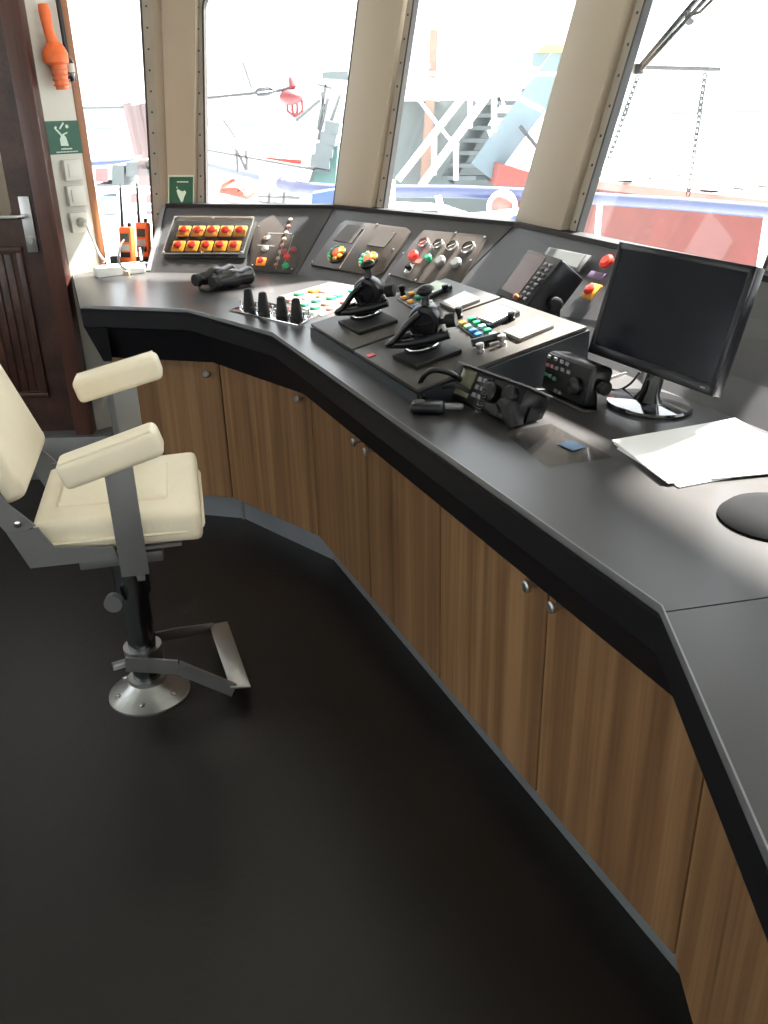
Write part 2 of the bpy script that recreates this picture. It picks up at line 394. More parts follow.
# wooden door with window, louvre grooves and lever handle
fd = Fr((0, DY, 0), (1, 0, 0), (0, 0, 1))
door = panel_with_hole([(DX0, SILL), (DX1, SILL), (DX1, DZ1), (DX0, DZ1)], rounded(DX0+.125, DX1-.125, 1.13, 1.98, .02), -.045, -.005).make('door_1', M_DOORW)
struct(door); door.matrix_world = fd.m()
b = B(); b.prism([(x, y, -.03) for x, y in rounded(DX0+.12, DX1-.12, 1.125, 1.985, .02)], (0, 0, .006)); b.make('glass', M_GLASS, door)
b = B()
for x0, x1, y0, y1 in ((DX0+.11, DX1-.11, .36, .385), (DX0+.11, DX1-.11, .985, 1.01), (DX0+.11, DX0+.135, .385, .985), (DX1-.135, DX1-.11, .385, .985)):
    b.box(((x0+x1)/2, (y0+y1)/2, 0), (x1-x0, y1-y0, .022), bev=.004)
b.make('panel_moulding', M_DOORW, door)
sl = None; k = 0
x = DX0+.15
while x < DX1-.14:
    if sl is None:
        b = B(); b.box((0, 0, 0), (.030, .59, .010), bev=.003); sl = b.make('slat', M_DOORW, door); sl.location = (x, .685, -.002)
    else:
        c = sl.copy(); C.objects.link(c); c.parent = door; c.location = (x, .685, -.002)
    x += .036
hx, hz = -1.428, 1.095
b = B(); b.box((hx, hz, .002), (.045, .22, .008), bev=.003); pl_ = b.make('handle_plate', M_STEEL, door)
b = B(); b.tube([(hx, hz+.035, 0), (hx, hz+.035, .045), (hx-.015, hz+.035, .055), (hx-.115, hz+.035, .052)], .009, 10); b.make('lever', M_CHROME, pl_)
b = B(); b.cyl((hx, hz-.06, 0), (hx, hz-.06, .018), .014); b.box((hx, hz-.06, .02), (.004, .016, .004)); b.make('lock_cylinder', M_CHROME, pl_)
# door frame
b = B()
for x in (DX0-.035, DX1+.0375): b.box((x, DY-.01, (SILL+DZ1+.075)/2), (.075, .12, DZ1+.075-SILL), bev=.005)
b.box(((DX0+DX1)/2, DY-.01, DZ1+.0375), (DX1-DX0+.02, .12, .075), bev=.005)
struct(b.make('trim_door', M_FRAMEW))
b = B(); b.box((-1.65, DY-.02, SILL/2), (.88, .14, SILL), bev=.006); struct(b.make('trim_door_sill', M_ALU))

# ================================================================== WORKTOP
Gin = [Vector(p) for p in G_]
back = [(-1.285, 3.80), (-1.165, 3.915), (-1.21, 4.02), (-.925, 4.09)] + [(-.17, 3.875), (.48, 3.14), (1.215, 1.155)]
front = [Vector((-1.055, 3.141)), Vector((-.653, 3.029)), Vector((-.322, 2.645)), Vector((.366, 1.007))]
wt = thing('worktop', 'long angled dark grey worktop with black fascia under the windows', 'worktop', (0, 0, ZC))
S0 = Vector((.3655, .992)); S1 = Vector((1.20, 1.163))
def loc2(p, z=0): return (p[0], p[1], z)
b = B(); poly = [loc2(p) for p in front] + [loc2(S0), loc2(S1)] + [loc2(p) for p in reversed(back)]
b.prism([(x, y, -.022) for x, y, z in poly], (0, 0, .022)); b.make('top_panel', M_TOP, wt)
b = B(); g = .003
b.prism([(S0.x, S0.y-g, -.022), (.335, .58, -.022), (.30, .10, -.022), (1.14, .10, -.022), (S1.x, S1.y-g, -.022)], (0, 0, .022)); b.make('top_panel', M_TOP, wt)
b = B(); b.box((.78, 1.072, -.03), (.80, .05, .01), rotz(math.atan2(.126, .6145))); b.make('joint_strip', M_FASCIA, wt)
EX = E_
b = B(); b.sweep(EX, [(-.002, -.003), (-.001, .0006), (.0015, .0006), (.0015, -.012), (-.002, -.012)]); b.make('edge_trim', M_TRIM, wt)
b = B(); b.sweep(EX, [(0, -.012), (0, -.075), (.055, -.095), (.09, -.210), (.12, -.210), (.12, -.022), (.02, -.012)]); b.make('fascia', M_FASCIA, wt)
EL = [(-1.285, 3.80), (-1.055, 3.141)]
b = B(); b.sweep(EL, [(-.002, -.003), (-.001, .0006), (.0015, .0006), (.0015, -.012), (-.002, -.012)]); b.make('edge_trim', M_TRIM, wt)
b = B(); b.sweep(EL, [(0, -.012), (0, -.075), (.05, -.21), (.08, -.21), (.08, -.022), (.02, -.012)]); b.make('fascia', M_FASCIA, wt)

# ================================================================== CABINETS
KZ = .1125; DT = .715
D = [Vector((-.9925, 3.292)), Vector((-.595, 3.182)), Vector((-.235, 2.819)), Vector((-.047, 2.376)), Vector((.136, 1.939)), Vector((.319, 1.508)), Vector((.496, 1.089)), Vector((.462, .62)), Vector((.428, .15))]
def cab(label, idxs, knobs):
    """idxs: vertex indices of D; one door per span; knobs: 'r' or 'l' per door"""
    a, z = D[idxs[0]], D[idxs[-1]]
    t = thing('cabinet', label, 'cabinet', V3(a, 0), group=None)
    off = V3(a, 0)
    u = (z-a).normalized(); n = Vector((-u.y, u.x))
    p = [a+n*.021+u*.002, z+n*.021-u*.002, z+n*.32-u*.06, a+n*.32+u*.06]
    b = B(); b.prism([V3(q, KZ)-off for q in p], (0, 0, .86-KZ)); b.make('carcass', M_FASCIA, t)
    for s_, (i, kb) in enumerate(zip(idxs[:-1], knobs)):
        a1, z1 = D[i], D[i+1]; u = (z1-a1).normalized(); n = Vector((-u.y, u.x)); Lw = (z1-a1).length
        b = B(); b.box((Lw/2, .010, (DT-KZ)/2), (Lw-.005, .018, DT-KZ), bev=.0015, seg=1)
        d_ = b.make('door', M_WOOD, t); d_.matrix_world = Matrix.Identity(4)
        d_.location = V3(a1, KZ)-off; d_.rotation_euler = (0, 0, math.atan2(u.y, u.x))
        kx = Lw-.045 if kb == 'r' else .045
        b = B(); b.lathe([(.005, 0), (.005, .012), (.012, .016), (.013, .024), (.009, .027)], (0, 0, 0), (0, -1, 0), 16)
        k = b.make('knob', M_STEEL, d_, loc=(kx, 0, .505))
    return t
cab('oak cabinet behind the cream chair, left end of the row', [0, 1], 'r')
cab('single-door oak cabinet at the bend, one knob at its right', [1, 2], 'r')
cab('narrow-looking double oak cabinet below the two throttles, knobs side by side', [2, 3, 4], 'rl')
cab('double oak cabinet with two knobs below the loose papers', [4, 5, 6], 'rl')
cab('oak cabinet at the right picture edge past the last bend', [6, 7, 8], 'lr')
# end filler panel at the left
u = (D[0]-D[1]).normalized(); a = D[0]; n = Vector((u.y, -u.x)); n = n if n.y > 0 else -n
b = B(); b.prism([V3(a-u*.0-n*.0, KZ), V3(a+u*.045, KZ), V3(a+u*.045+n*.30, KZ), V3(a+n*.30, KZ)], (0, 0, .86-KZ)); tag(b.make('wood_partition', M_WOOD), 'narrow oak end panel between the wooden door and the first cabinet', 'partition')
b = B(); b.prism([V3(a+u*.047, 0), V3(a+u*.075, 0), V3(a+u*.075+n*.45, 0), V3(a+u*.047+n*.45, 0)], (0, 0, .80)); tag(b.make('end_strip', M_ALU), 'grey metal strip closing the cabinet row beside the door', 'strip')
# kick plates
def kick(p, q, i):
    b = B(); b.sweep([p, q], [(0, 0), (0, KZ-.004), (.012, KZ-.004), (.012, 0)]); o = b.make('kickboard', M_KICK)
    return o
KI = .055
def offs(pl, o):
    ns = [Vector((-(pl[i+1]-pl[i]).normalized().y, (pl[i+1]-pl[i]).normalized().x)) for i in range(len(pl)-1)]; out = []
    for i, p in enumerate(pl):
        m = ns[0] if i == 0 else ns[-1] if i == len(pl)-1 else (ns[i-1]+ns[i])/(1+ns[i-1].dot(ns[i]))
        out.append(p+m*o)
    return out
kp = offs([D[0]+u*.04, D[1], D[2], D[6], D[8]], KI)
for i, lb in enumerate(('grey kickboard behind the chair at the left end', 'grey kickboard under the bend, clear of the floor shadow', 'long dark kickboard under the straight cabinet run', 'short kickboard at the lower right picture edge')):
    tag(kick(kp[i], kp[i+1], i), lb, 'kickboard')
b = B(); b.cyl(V3(kp[1], 0), V3(kp[1], KZ-.004), .008, seg=12); tag(b.make('corner_joint', M_STEEL), 'small round metal joint where the two kickboards meet', 'joint')

# ================================================================== SLOPED PANELS (upstand under windows)
K2 = [Vector(p) for p in K_]; L2 = [Vector(p) for p in L_]
slabs = []
names = ('charcoal sloping instrument panel left, carrying ten yellow stop buttons', 'charcoal sloping instrument panel in the middle with the gauges', 'charcoal sloping instrument panel behind the monitor', 'charcoal sloping panel beyond the right picture edge')
for i in range(4):
    a, c, d, e = V3(K2[i], ZC), V3(K2[i+1], ZC), V3(L2[i+1], ZL), V3(L2[i], ZL)
    u = (c-a).normalized(); t = ((e-a)+(d-c)).normalized()
    fr = Fr(a, u, t); slabs.append(fr)
    P = [a, c, d, e]
    t0 = thing('instrument_panel', names[i], 'panel', a)
    b = B(); th = -fr.n*.012; g = u*.0015
    b.prism([a+g-a, c-g-a, d-g-a, e+g-a], th); b.make('face', M_PANEL, t0)
    q = (L2[i+1]-L2[i]).normalized(); nn = Vector((-q.y, q.x, 0))
    b = B(); b.prism([e-a-nn*.003, d-a-nn*.003, d-a+nn*.05, e-a+nn*.05], (0, 0, .014)); b.make('ledge', M_FASCIA, t0)
    if i == 0:
        nb = Vector((-.1, .995, 0))
        b = B(); b.prism([Vector((-.006, 0, 0)), e-a+Vector((-.006, 0, 0)), Vector((e.x-a.x-.006, e.y-a.y, 0))], (.012, 0, 0)); b.make('side_cheek', M_PANEL, t0)
        b = B(); b.beam(Vector((-.006, 0, .004)), e-a+Vector((-.006, 0, .004)), .018, .010); b.make('edge_trim', M_TRIM, t0)
    if i < 3:
        b = B(); b.beam(c-a+fr.n*.001, d-a+fr.n*.001, .004, .002, up=fr.n); b.make('joint', M_FASCIA, t0)
SA, SB, SC, SD = slabs

def rrect(x0, x1, y0, y1, r): return rounded(x0, x1, y0, y1, r, 4)
def quadloc(fr, pts): return [fr.loc(*p) for p in pts]
def plate(fr, pts, h, m, name, label, cat, bev=.002, group=None):
    """raised plate whose corners sit at the surveyed points of the sloping panel"""
    L = quadloc(fr, pts); cx = sum(p[0] for p in L)/len(L); cy = sum(p[1] for p in L)/len(L)
    t = thing(name, label, cat, mtx=fr.m(cx, cy, 0), group=group)
    b = B(); b.prism([(x-cx, y-cy, 0) for x, y in L], (0, 0, h), bev=bev); b.make('base_plate', m, t)
    return t, cx, cy, L

def stop_button(parent, x, y, z, s=.036, r=.013, my=M_YELLOW, mr=M_RED, ring=None):
    b = B(); b.box((0, 0, .004), (s, s, .008), bev=.004); bs = b.make('button_base', my, parent, loc=(x, y, z))
    b = B(); b.lathe([(r*.7, 0), (r*.7, .003), (r, .004), (r*1.02, .008), (r*.8, .011), (r*.3, .012)], seg=16); b.make('button_cap', mr, bs, loc=(0, 0, .008))
    return bs
def screws(parent, pts, z, r=.004, m=M_CHROME):
    b = B(); b.lathe([(r, 0), (r*.9, r*.5), (r*.4, r*.8)], seg=10); s0 = None
    for x, y in pts:
        if s0 is None: s0 = b.make('screw', m, parent, loc=(x, y, z))
        else:
            c = s0.copy(); C.objects.link(c); c.parent = parent; c.location = (x, y, z)

# --- ten stop buttons behind a clear cover
t, cx, cy, L = plate(SA, ((164.5, 259), (246, 259), (257, 222.5), (177, 221.5)), .006, M_MATTE, 'stop_button_panel', 'framed panel of ten yellow-based red stop buttons in two rows', 'button panel')
lx = [p[0]-cx for p in L]; ly = [p[1]-cy for p in L]
for row in (0, 1):
    for k in range(5):
        s_ = (k+.5)/5
        px0, py0 = ((178+k*14.0, 245.5) if row == 0 else (183.5+k*14.1, 230.5))
        x, y = SA.loc(px0, py0, .014)
        stop_button(t, x-cx, y-cy, .006, .056, .018)
b = B()
for i in range(4):
    j = (i+1) % 4; b.beam((lx[i]*.985, ly[i]*.985, .032), (lx[j]*.985, ly[j]*.985, .032), .004, .004)
b.make('cover_rail', M_STEEL, t)
b = B(); b.prism([(lx[i]*.97, ly[i]*.97, .0315) for i in range(4)], (0, 0, .0015)); b.make('clear_cover', M_ACRYL, t)
screws(t, [(lx[i]*.95, ly[i]*.93) for i in range(4)] + [((lx[0]+lx[1])/2, ly[0]*.93), ((lx[2]+lx[3])/2, ly[2]*.93)], .033, .006)

# --- navigation light mimic plate (ship outline) with one stop button
t, cx, cy, L = plate(SA, ((249, 270), (290, 273.5), (297, 268), (304, 231), (297, 217), (289, 210.5), (280, 211), (258, 224), (254, 230)), .005, M_PLATE, 'light_mimic_panel', 'ship-shaped navigation light panel with one orange stop button', 'mimic panel')
x, y = SA.loc(261, 261.5, .01); stop_button(t, x-cx, y-cy, .005, .042, .014, M_AMBER, M_RED)
for k in range(8):
    f = k/7; px, py = 276+f*14.5, 265-f*45
    x, y = SA.loc(px, py, .006); b = B(); b.lathe([(.0085, 0), (.0085, .005), (.006, .008)], seg=12)
    b.make('lamp_button', mat('cloudy_lamp', (.42, .34, .26), .3) if k % 3 else mat('pink_lamp', (.40, .14, .12), .3), t, loc=(x-cx, y-cy, .005))
for px, py, m in ((265, 249, M_STEEL), (293, 250, mat('dull_red_lamp', (.30, .05, .06), .3)), (285.5, 266, M_GREEN), (287, 257, M_RED), (267, 237.5, M_CHROME), (284, 252, mat('dull_red_lamp', (.3, .05, .06)))):
    x, y = SA.loc(px, py, .006); b = B(); b.lathe([(.015, 0), (.015, .004), (.010, .010), (.004, .011)], seg=16); b.make('selector_knob', m, t, loc=(x-cx, y-cy, .005))
b = B()
for a0, a1 in (((268, 234), (296, 234.5)), ((258, 246), (275, 247)), ((276, 270), (290, 221)), ((283, 270), (297, 226))):
    p = SA.loc(*a0); q = SA.loc(*a1); b.beam((p[0]-cx, p[1]-cy, .0055), (q[0]-cx, q[1]-cy, .0055), .0025, .001)
b.make('printed_lines', mat('pale_print', (.30, .29, .27), .5), t)
screws(t, [(SA.loc(*p)[0]-cx, SA.loc(*p)[1]-cy) for p in ((253, 266), (292, 270), (300, 232), (259, 227))], .005, .004)

# --- search-light panel: two keypads with joystick discs
t, cx, cy, L = plate(SB, ((311.5, 266), (374, 277), (386, 272), (411.5, 233), (407, 229), (347, 221.5), (341, 225)), .010, M_PLATE, 'searchlight_control_panel', 'sloping brown-grey panel with two round orange-and-green keypads', 'control panel', bev=.003)
def poly_on(fr, pts, cx, cy, z, h, name, m, parent, bev=0):
    b = B(); b.prism([(fr.loc(*p)[0]-cx, fr.loc(*p)[1]-cy, z) for p in pts], (0, 0, h), bev=bev); return b.make(name, m, parent)
M_PALEP = mat('pale_brown_plate', (.085, .076, .07), .35)
poly_on(SB, ((335, 242), (353, 245.5), (366, 228.5), (349, 226.5)), cx, cy, .010, .003, 'inset_plate', M_PALEP, t)
poly_on(SB, ((369, 247), (386, 249.5), (398, 235), (383, 231)), cx, cy, .010, .003, 'inset_plate', M_PALEP, t)
for (px, py) in ((337, 254), (368.5, 260)):
    x, y = SB.loc(px, py, .015); x -= cx; y -= cy
    b = B(); b.lathe([(.042, 0), (.042, .006), (.038, .010)], seg=28); kp_ = b.make('keypad_disc', M_BLACK, t, loc=(x, y, .010))
    for j, (ang, rr, m, sx) in enumerate(((200, .030, M_GREEN, .018), (235, .030, M_GREEN, .016), (160, .031, mat('teal_key', (.08, .35, .28), .4), .020), (125, .030, mat('teal_key', (.08, .35, .28), .4), .016), (20, .033, M_YELLOW, .020), (-20, .033, M_YELLOW, .020), (60, .026, M_AMBER, .022), (-60, .030, M_YELLOW, .018))):
        b = B(); b.box((0, 0, .004), (sx, sx*.75, .008), bev=.002); b.make('key', m, kp_, loc=(rr*math.cos(R(ang)), rr*math.sin(R(ang)), .010))
    b = B(); b.lathe([(.021, 0), (.022, .006), (.017, .012), (.006, .013)], seg=18); b.make('joystick_cap', mat('orange_red_knob', (.80, .12, .03), .35), kp_, loc=(.004, .002, .010))
    b = B(); b.torus((0, 0, .012), .038, .0025, a0=-60, a1=80); b.make('ring_mark', M_YELLOW, kp_)
p = SB.loc(341, 270); q = SB.loc(368, 228.5)
b = B(); b.beam((p[0]-cx, p[1]-cy, .011), (q[0]-cx, q[1]-cy, .011), .005, .002); b.make('divider', M_STEEL, t)
screws(t, [(SB.loc(*p)[0]-cx, SB.loc(*p)[1]-cy) for p in ((314, 263.5), (342, 269), (372, 272.5), (395, 251), (395.5, 235), (365, 230.5), (379, 226))], .010, .005)

# --- gauge panel
t, cx, cy, L = plate(SB, ((389, 275), (418, 284), (459, 289), (488, 240), (486, 236.5), (425, 231), (420, 236)), .008, M_PLATE, 'gauge_panel', 'sloping brown-grey panel with four round gauges in a row', 'gauge panel', bev=.003)
for k, (px, py) in enumerate(((423.5, 242.5), (438, 244), (452, 246), (468, 247.5))):
    x, y = SB.loc(px, py, .012); r = (.022, .022, .023, .027)[k]
    b = B(); b.lathe([(r, 0), (r, .008), (r*.86, .011), (r*.84, .006)], seg=24); g_ = b.make('gauge', M_CHROME, t, loc=(x-cx, y-cy, .008))
    b = B(); b.lathe([(r*.82, 0), (r*.82, .001)], seg=24); b.make('dial', mat('dial_red', (.30, .06, .05), .3) if k == 0 else mat('dial_dark', (.07, .05, .045), .2), g_, loc=(0, 0, .0065))
    b = B(); b.beam((-r*.5, -r*.3, 0), (r*.5, r*.4, 0), .0015, .001); b.make('needle', M_WHITE, g_, loc=(0, 0, .0085))
for px, py, r, m in ((413.5, 255.5, .021, M_RED), (428.5, 258, .013, M_GREEN), (440, 261.5, .022, mat('grey_knob', (.15, .15, .15), .4)), (456, 263.5, .022, mat('grey_knob', (.15, .15, .15), .4))):
    x, y = SB.loc(px, py, .018); b = B(); b.lathe([(r*.8, 0), (r*.8, .008), (r, .010), (r, .017), (r*.7, .022)], seg=18); b.make('knob', m, t, loc=(x-cx, y-cy, .008))
x, y = SB.loc(410, 269, .012); b = B(); b.box((0, 0, .005), (.030, .042, .010), bev=.003); ks = b.make('key_switch', M_CHROME, t, loc=(x-cx, y-cy, .008))
b = B(); b.lathe([(.012, 0), (.012, .014), (.004, .016)], seg=14); b.make('switch_barrel', M_BLACK, ks, loc=(0, 0, .01))
poly_on(SB, ((410, 264), (421, 265), (424, 261), (413, 259.5)), cx, cy, .008, .002, 'switch_label', mat('pinkish_label', (.25, .14, .12), .4), t)
screws(t, [(SB.loc(*p)[0]-cx, SB.loc(*p)[1]-cy) for p in ((391, 276), (417, 281.5), (472, 262), (486, 239), (457, 234.5), (405, 255))], .008, .005)

# --- right slope: inset frame, stop button, labels
t, cx, cy, L = plate(SC, ((541, 262), (580, 273), (592, 256.5), (550, 248)), .006, M_TRIM, 'inset_frame', 'grey rectangular frame set in the slope behind the chart display', 'frame')
poly_on(SC, ((546, 260), (578, 269.5), (587, 257), (552, 250)), cx, cy, .006, .002, 'inset_face', mat('grey_inset', (.16, .17, .17), .4), t)
x, y = SC.loc(590.5, 290.5, .008)
t = thing('emergency_stop', 'single yellow-based red stop button on the slope left of the monitor', 'button', mtx=SC.m(x, y, .0))
bs = stop_button(t, 0, 0, 0, .052, .017)
x, y = SC.loc(607, 262, .004)
t = tag((lambda b: (b.lathe([(.020, 0), (.022, .010), (.014, .016)], seg=18), b.make('indicator_button', M_RED))[1])(B()), 'round red button half hidden behind the monitor top corner', 'button'); t.matrix_world = SC.m(x, y, 0)
cxx, cyy = SC.loc(597, 276)
t = tag((lambda b: (b.box((0, 0, .002), (.07, .022, .004), bev=.001), b.make('label_strip', mat('purple_label', (.10, .05, .13), .4)))[1])(B()), 'small purple label strip above the single yellow stop button', 'label'); t.matrix_world = SC.m(cxx, cyy, 0)

# ================================================================== CENTRE CONSOLE (wedge box with two modules)
N1 = Vector((-.204, 2.584, .919)); N2 = Vector((.080, 1.891, .919))
e1 = (N2-N1).normalized(); e2h = Vector((-e1.y, e1.x, 0)); LEN = (N2-N1).length
e2 = (e2h*.45 + Vector((0, 0, .094))).normalized(); DEP = math.hypot(.45, .094)
FCN = Fr(N1, e1, e2)
cons = thing('throttle_console', 'wedge-shaped grey console box carrying two black throttles', 'console', mtx=Matrix.Translation(V3(N1, ZC)))
b = B(); A0 = N1; A1 = N2; A2 = N2+e2*DEP; A3 = N1+e2*DEP; o0 = V3(N1, ZC)
def dn(p): return Vector((p.x, p.y, ZC))
bm = b.bm; up_ = [A0, A1, A2, A3]; vs = [bm.verts.new(p-FCN.n*.004-o0) for p in up_]; vb = [bm.verts.new(dn(p)-o0) for p in up_]
bm.faces.new(vs); bm.faces.new(vb[::-1])
for i in range(4): bm.faces.new((vs[i], vb[i], vb[(i+1) % 4], vs[(i+1) % 4]))
b.make('housing', mat('dark_slate_box', (.018, .022, .027), .4), cons)
# two cover modules
SP = FCN.loc(356, 351)[0]
for x0, x1 in ((.0, SP-.004), (SP+.004, LEN)):
    b = B(); b.prism([FCN.w(x0+.004, .003, -.003)-o0, FCN.w(x1-.004, .003, -.003)-o0, FCN.w(x1-.004, DEP-.005, -.003)-o0, FCN.w(x0+.004, DEP-.005, -.003)-o0], FCN.n*.010, bev=.002)
    b.make('cover_plate', M_CONSOLE, cons)
HP = .0075
def throttle(px, py, label, pts, big=1):
    x, y = FCN.loc(px, py, HP)
    t = thing('throttle_lever', label, 'throttle', mtx=FCN.m(x, y, HP))
    L = [FCN.loc(*p, HP+.005) for p in pts]
    b = B(); b.prism([(a-x, c-y, 0) for a, c in L], (0, 0, .010), bev=.0015); b.make('base_plate', M_MATTE, t)
    b = B(); b.lathe([(.046, .010), (.046, .014), (.034, .024), (.024, .034), (.022, .050)], seg=28); b.make('pedestal', M_BLACK, t)
    b = B(); b.torus((0, 0, .017), .041, .0025, (0, 0, 1), 28, 6); b.make('chrome_ring', M_CHROME, t)
    ax = Vector((.78, -.62, .05)).normalized()
    lv = Vector((.03, .20, .98)).normalized(); c = lv*.074+Vector((.004, .004, 0))
    b = B(); b.lathe([(.022, -.028), (.038, -.026), (.041, -.020), (.041, .014), (.038, .021), (.027, .023), (.025, .018), (.008, .018)], c, ax, 32); bd = b.make('gear_body', M_BLACK, t)
    b = B(); b.tube([c, c+Vector((0, 0, -.045))], [.028, .024], 16); b.make('body_neck', M_BLACK, bd)
    for k in range(4):
        a = R(45+90*k); q = ax.to_track_quat('Z', 'Y').to_matrix() @ Vector((.029*math.cos(a), .029*math.sin(a), .025))
        b = B(); b.lathe([(.003, 0), (.002, .002)], c+q, ax, 8); b.make('screw', M_GASKET, bd)
    side = Vector((.62, .78, 0))
    b = B(); b.cyl(c+side*.03+Vector((0, 0, -.006)), c+side*.052+Vector((0, 0, -.006)), .007, seg=12); b.cyl(c+side*.052+Vector((0, 0, -.006)), c+side*.076+Vector((0, 0, -.006)), .017, seg=20); b.make('scale_drum', M_MATTE, t)
    b = B(); b.tube([c+lv*.025, c+lv*.045, c+lv*.066], [.015, .010, .009], 12); b.make('lever', M_BLACK, t)
    b = B(); b.sph(c+lv*.074, .017, (1.05, 1.3, .8), 18, 12); b.make('grip', M_BLACK, t)
    bk = -side
    P = [c+ax*.030+Vector((0, 0, .028)), c+ax*.034+bk*.035+Vector((0, 0, .006)), c+ax*.034+bk*.070+Vector((0, 0, -.026)), c+ax*.026+bk*.094+Vector((0, 0, -.040)), c-ax*.004+bk*.100+Vector((0, 0, -.043)), c-ax*.028+bk*.075+Vector((0, 0, -.042)), c+bk*.02-ax*.038+Vector((0, 0, -.038)), c+side*.03-ax*.038+Vector((0, 0, -.034))]
    Q = []
    for i in range(len(P)-1):
        p0, p1, p2, p3 = P[max(i-1, 0)], P[i], P[i+1], P[min(i+2, len(P)-1)]
        for s_ in range(5):
            f = s_/5; Q.append(.5*((2*p1)+(p2-p0)*f+(2*p0-5*p1+4*p2-p3)*f*f+(3*p1-p0-3*p2+p3)*f**3))
    Q.append(P[-1])
    b = B(); b.tube(Q, .0105, 12, flat=(1.0, .85)); b.make('loop_handle', M_BLACK, t)
    P3 = [c+ax*.034+side*.062+Vector((0, 0, -.030)), c+ax*.040+side*.02+Vector((0, 0, -.036)), c+ax*.042+bk*.05+Vector((0, 0, -.040)), c+ax*.026+bk*.092+Vector((0, 0, -.041))]
    b = B(); b.tube(P3, [.011, .012, .011, .010], 12); b.make('lower_bar', M_BLACK, t)
    return t
throttle(367, 318, 'black throttle on the left half of the console, farther from the monitor', ((338, 322.5), (359, 334), (398, 321), (379, 311)))
throttle(423, 351, 'black throttle on the right half of the console, beside the tangled radio', ((392.5, 357), (416, 368), (462, 351), (441, 341)))
# displays, lamp keys and small knobs of both modules
def display(pts, h, rim, face, name, label, inset=.82):
    L = [FCN.loc(*p, HP+h) for p in pts]; cx = sum(p[0] for p in L)/4; cy = sum(p[1] for p in L)/4
    t = thing(name, label, 'display', mtx=FCN.m(cx, cy, HP))
    b = B(); b.prism([(x-cx, y-cy, 0) for x, y in L], (0, 0, h), bev=.002); b.make('bezel', rim, t)
    b = B(); b.prism([((x-cx)*inset, (y-cy)*inset, h) for x, y in L], (0, 0, .0012)); b.make('screen', face, t)
    b = B(); b.lathe([(.003, 0), (.003, .001)], seg=10); b.make('centre_mark', M_GREEN, t, loc=(0, 0, h+.0012))
    return t
display(((415, 291), (429, 296), (452, 285), (437, 279.5)), .012, M_BLACK, M_LCDG, 'rudder_display', 'green-tinted small screen nearest the left throttle')
display(((439, 302), (454, 308.5), (480, 298), (465, 290)), .010, mat('grey_bezel', (.16, .15, .14), .35), M_LCD, 'thruster_display', 'grey-framed white screen at the far corner of the left half console')
display(((474, 318), (492, 324.5), (520, 311), (501, 303.5)), .012, M_BLACK, M_LCD, 'rudder_display', 'black-framed white screen on the right half of the console')
display(((503, 331), (520, 338.5), (554, 324), (537, 316)), .010, mat('grey_bezel', (.16, .15, .14), .35), mat('lcd_grey', (.30, .30, .28), .22), 'thruster_display', 'grey-framed dull screen at the right corner of the console', .86)
def keys(label, p0, p1, p2, cols, sz):
    """two rows of coloured lamp keys from p0 to p1, row step p2"""
    a = Vector(FCN.loc(*p0, HP)); c = Vector(FCN.loc(*p1, HP)); r = Vector(FCN.loc(*p2, HP))-a
    t = thing('lamp_key_strip', label, 'key strip', mtx=FCN.m(a.x, a.y, HP)); n = len(cols)//2
    d = (c-a); ang = math.atan2(d.y, d.x)
    mid = (d+r)/2
    b = B(); b.box((mid.x, mid.y, .002), (d.length+sz*1.3, r.length+sz*1.3, .004), rotz(ang), bev=.001); b.make('strip_base', M_BLACK, t)
    for i in range(n):
        for j in range(2):
            q = d*(i/(n-1)) + r*j
            b = B(); b.box((0, 0, .004), (sz, sz, .008), rotz(ang), bev=.0015); b.make('lamp_key', cols[i*2+j], t, loc=(q.x, q.y, .003))
LG = mat('light_green_key', (.30, .62, .35), .4); CY = mat('cyan_key', (.35, .60, .62), .4)
keys('coloured lamp keys on the console left half', (404, 300), (424, 312), (412, 295.5), [M_YELLOW, M_YELLOW, M_YELLOW, M_GREEN, M_BLUE, LG, M_GREEN, LG], .017)
keys('coloured lamp keys on the console right half', (463, 325.5), (484, 341.5), (472, 321.5), [M_YELLOW, M_GREEN, LG, M_GREEN, M_BLUE, CY, M_BLUE, M_GREEN, M_GREEN, CY], .017)
for i, (px, py, h, lb, m) in enumerate(((403, 295, .03, 'small dark post knob at the near end of the left key strip', M_BLACK), (431, 311, .03, 'small brass-like knob by the left lower key', M_STEEL), (460, 318, .03, 'small dark post knob at the end of the right key strip', M_BLACK), (503, 345, .026, 'steel toggle near the console right edge', M_STEEL), (446, 292, .022, 'black push knob below the green-tinted screen', M_BLACK), (512, 320, .022, 'black push knob below the black-framed white screen', M_BLACK), (481, 352, .022, 'short steel cylinder knob nearest the tangled radio', M_STEEL))):
    x, y = FCN.loc(px, py, HP)
    b = B(); b.lathe([(.009, 0), (.009, h*.3), (.007, h*.35), (.010, h*.6), (.010, h*.95), (.006, h)], seg=14)
    o = b.make('control_knob', m); o.matrix_world = FCN.m(x, y, HP); tag(o, lb, 'knob')
x, y = FCN.loc(487, 345, HP); b = B(); b.tube([(-.035, 0, .014), (.035, 0, .014)], .010, 10); b.cyl((0, 0, 0), (0, 0, .014), .006); o = b.make('bar_handle', M_BLACK); o.matrix_world = FCN.m(x, y, HP, R(75)); tag(o, 'small black bar handle at the low end of the right key strip', 'handle')
x, y = FCN.loc(371, 355.5, HP); b = B(); b.box((0, 0, .001), (.020, .020, .002)); o = b.make('red_sticker', M_RED); o.matrix_world = FCN.m(x, y, HP); tag(o, 'tiny red sticker on the near edge of the console', 'sticker')

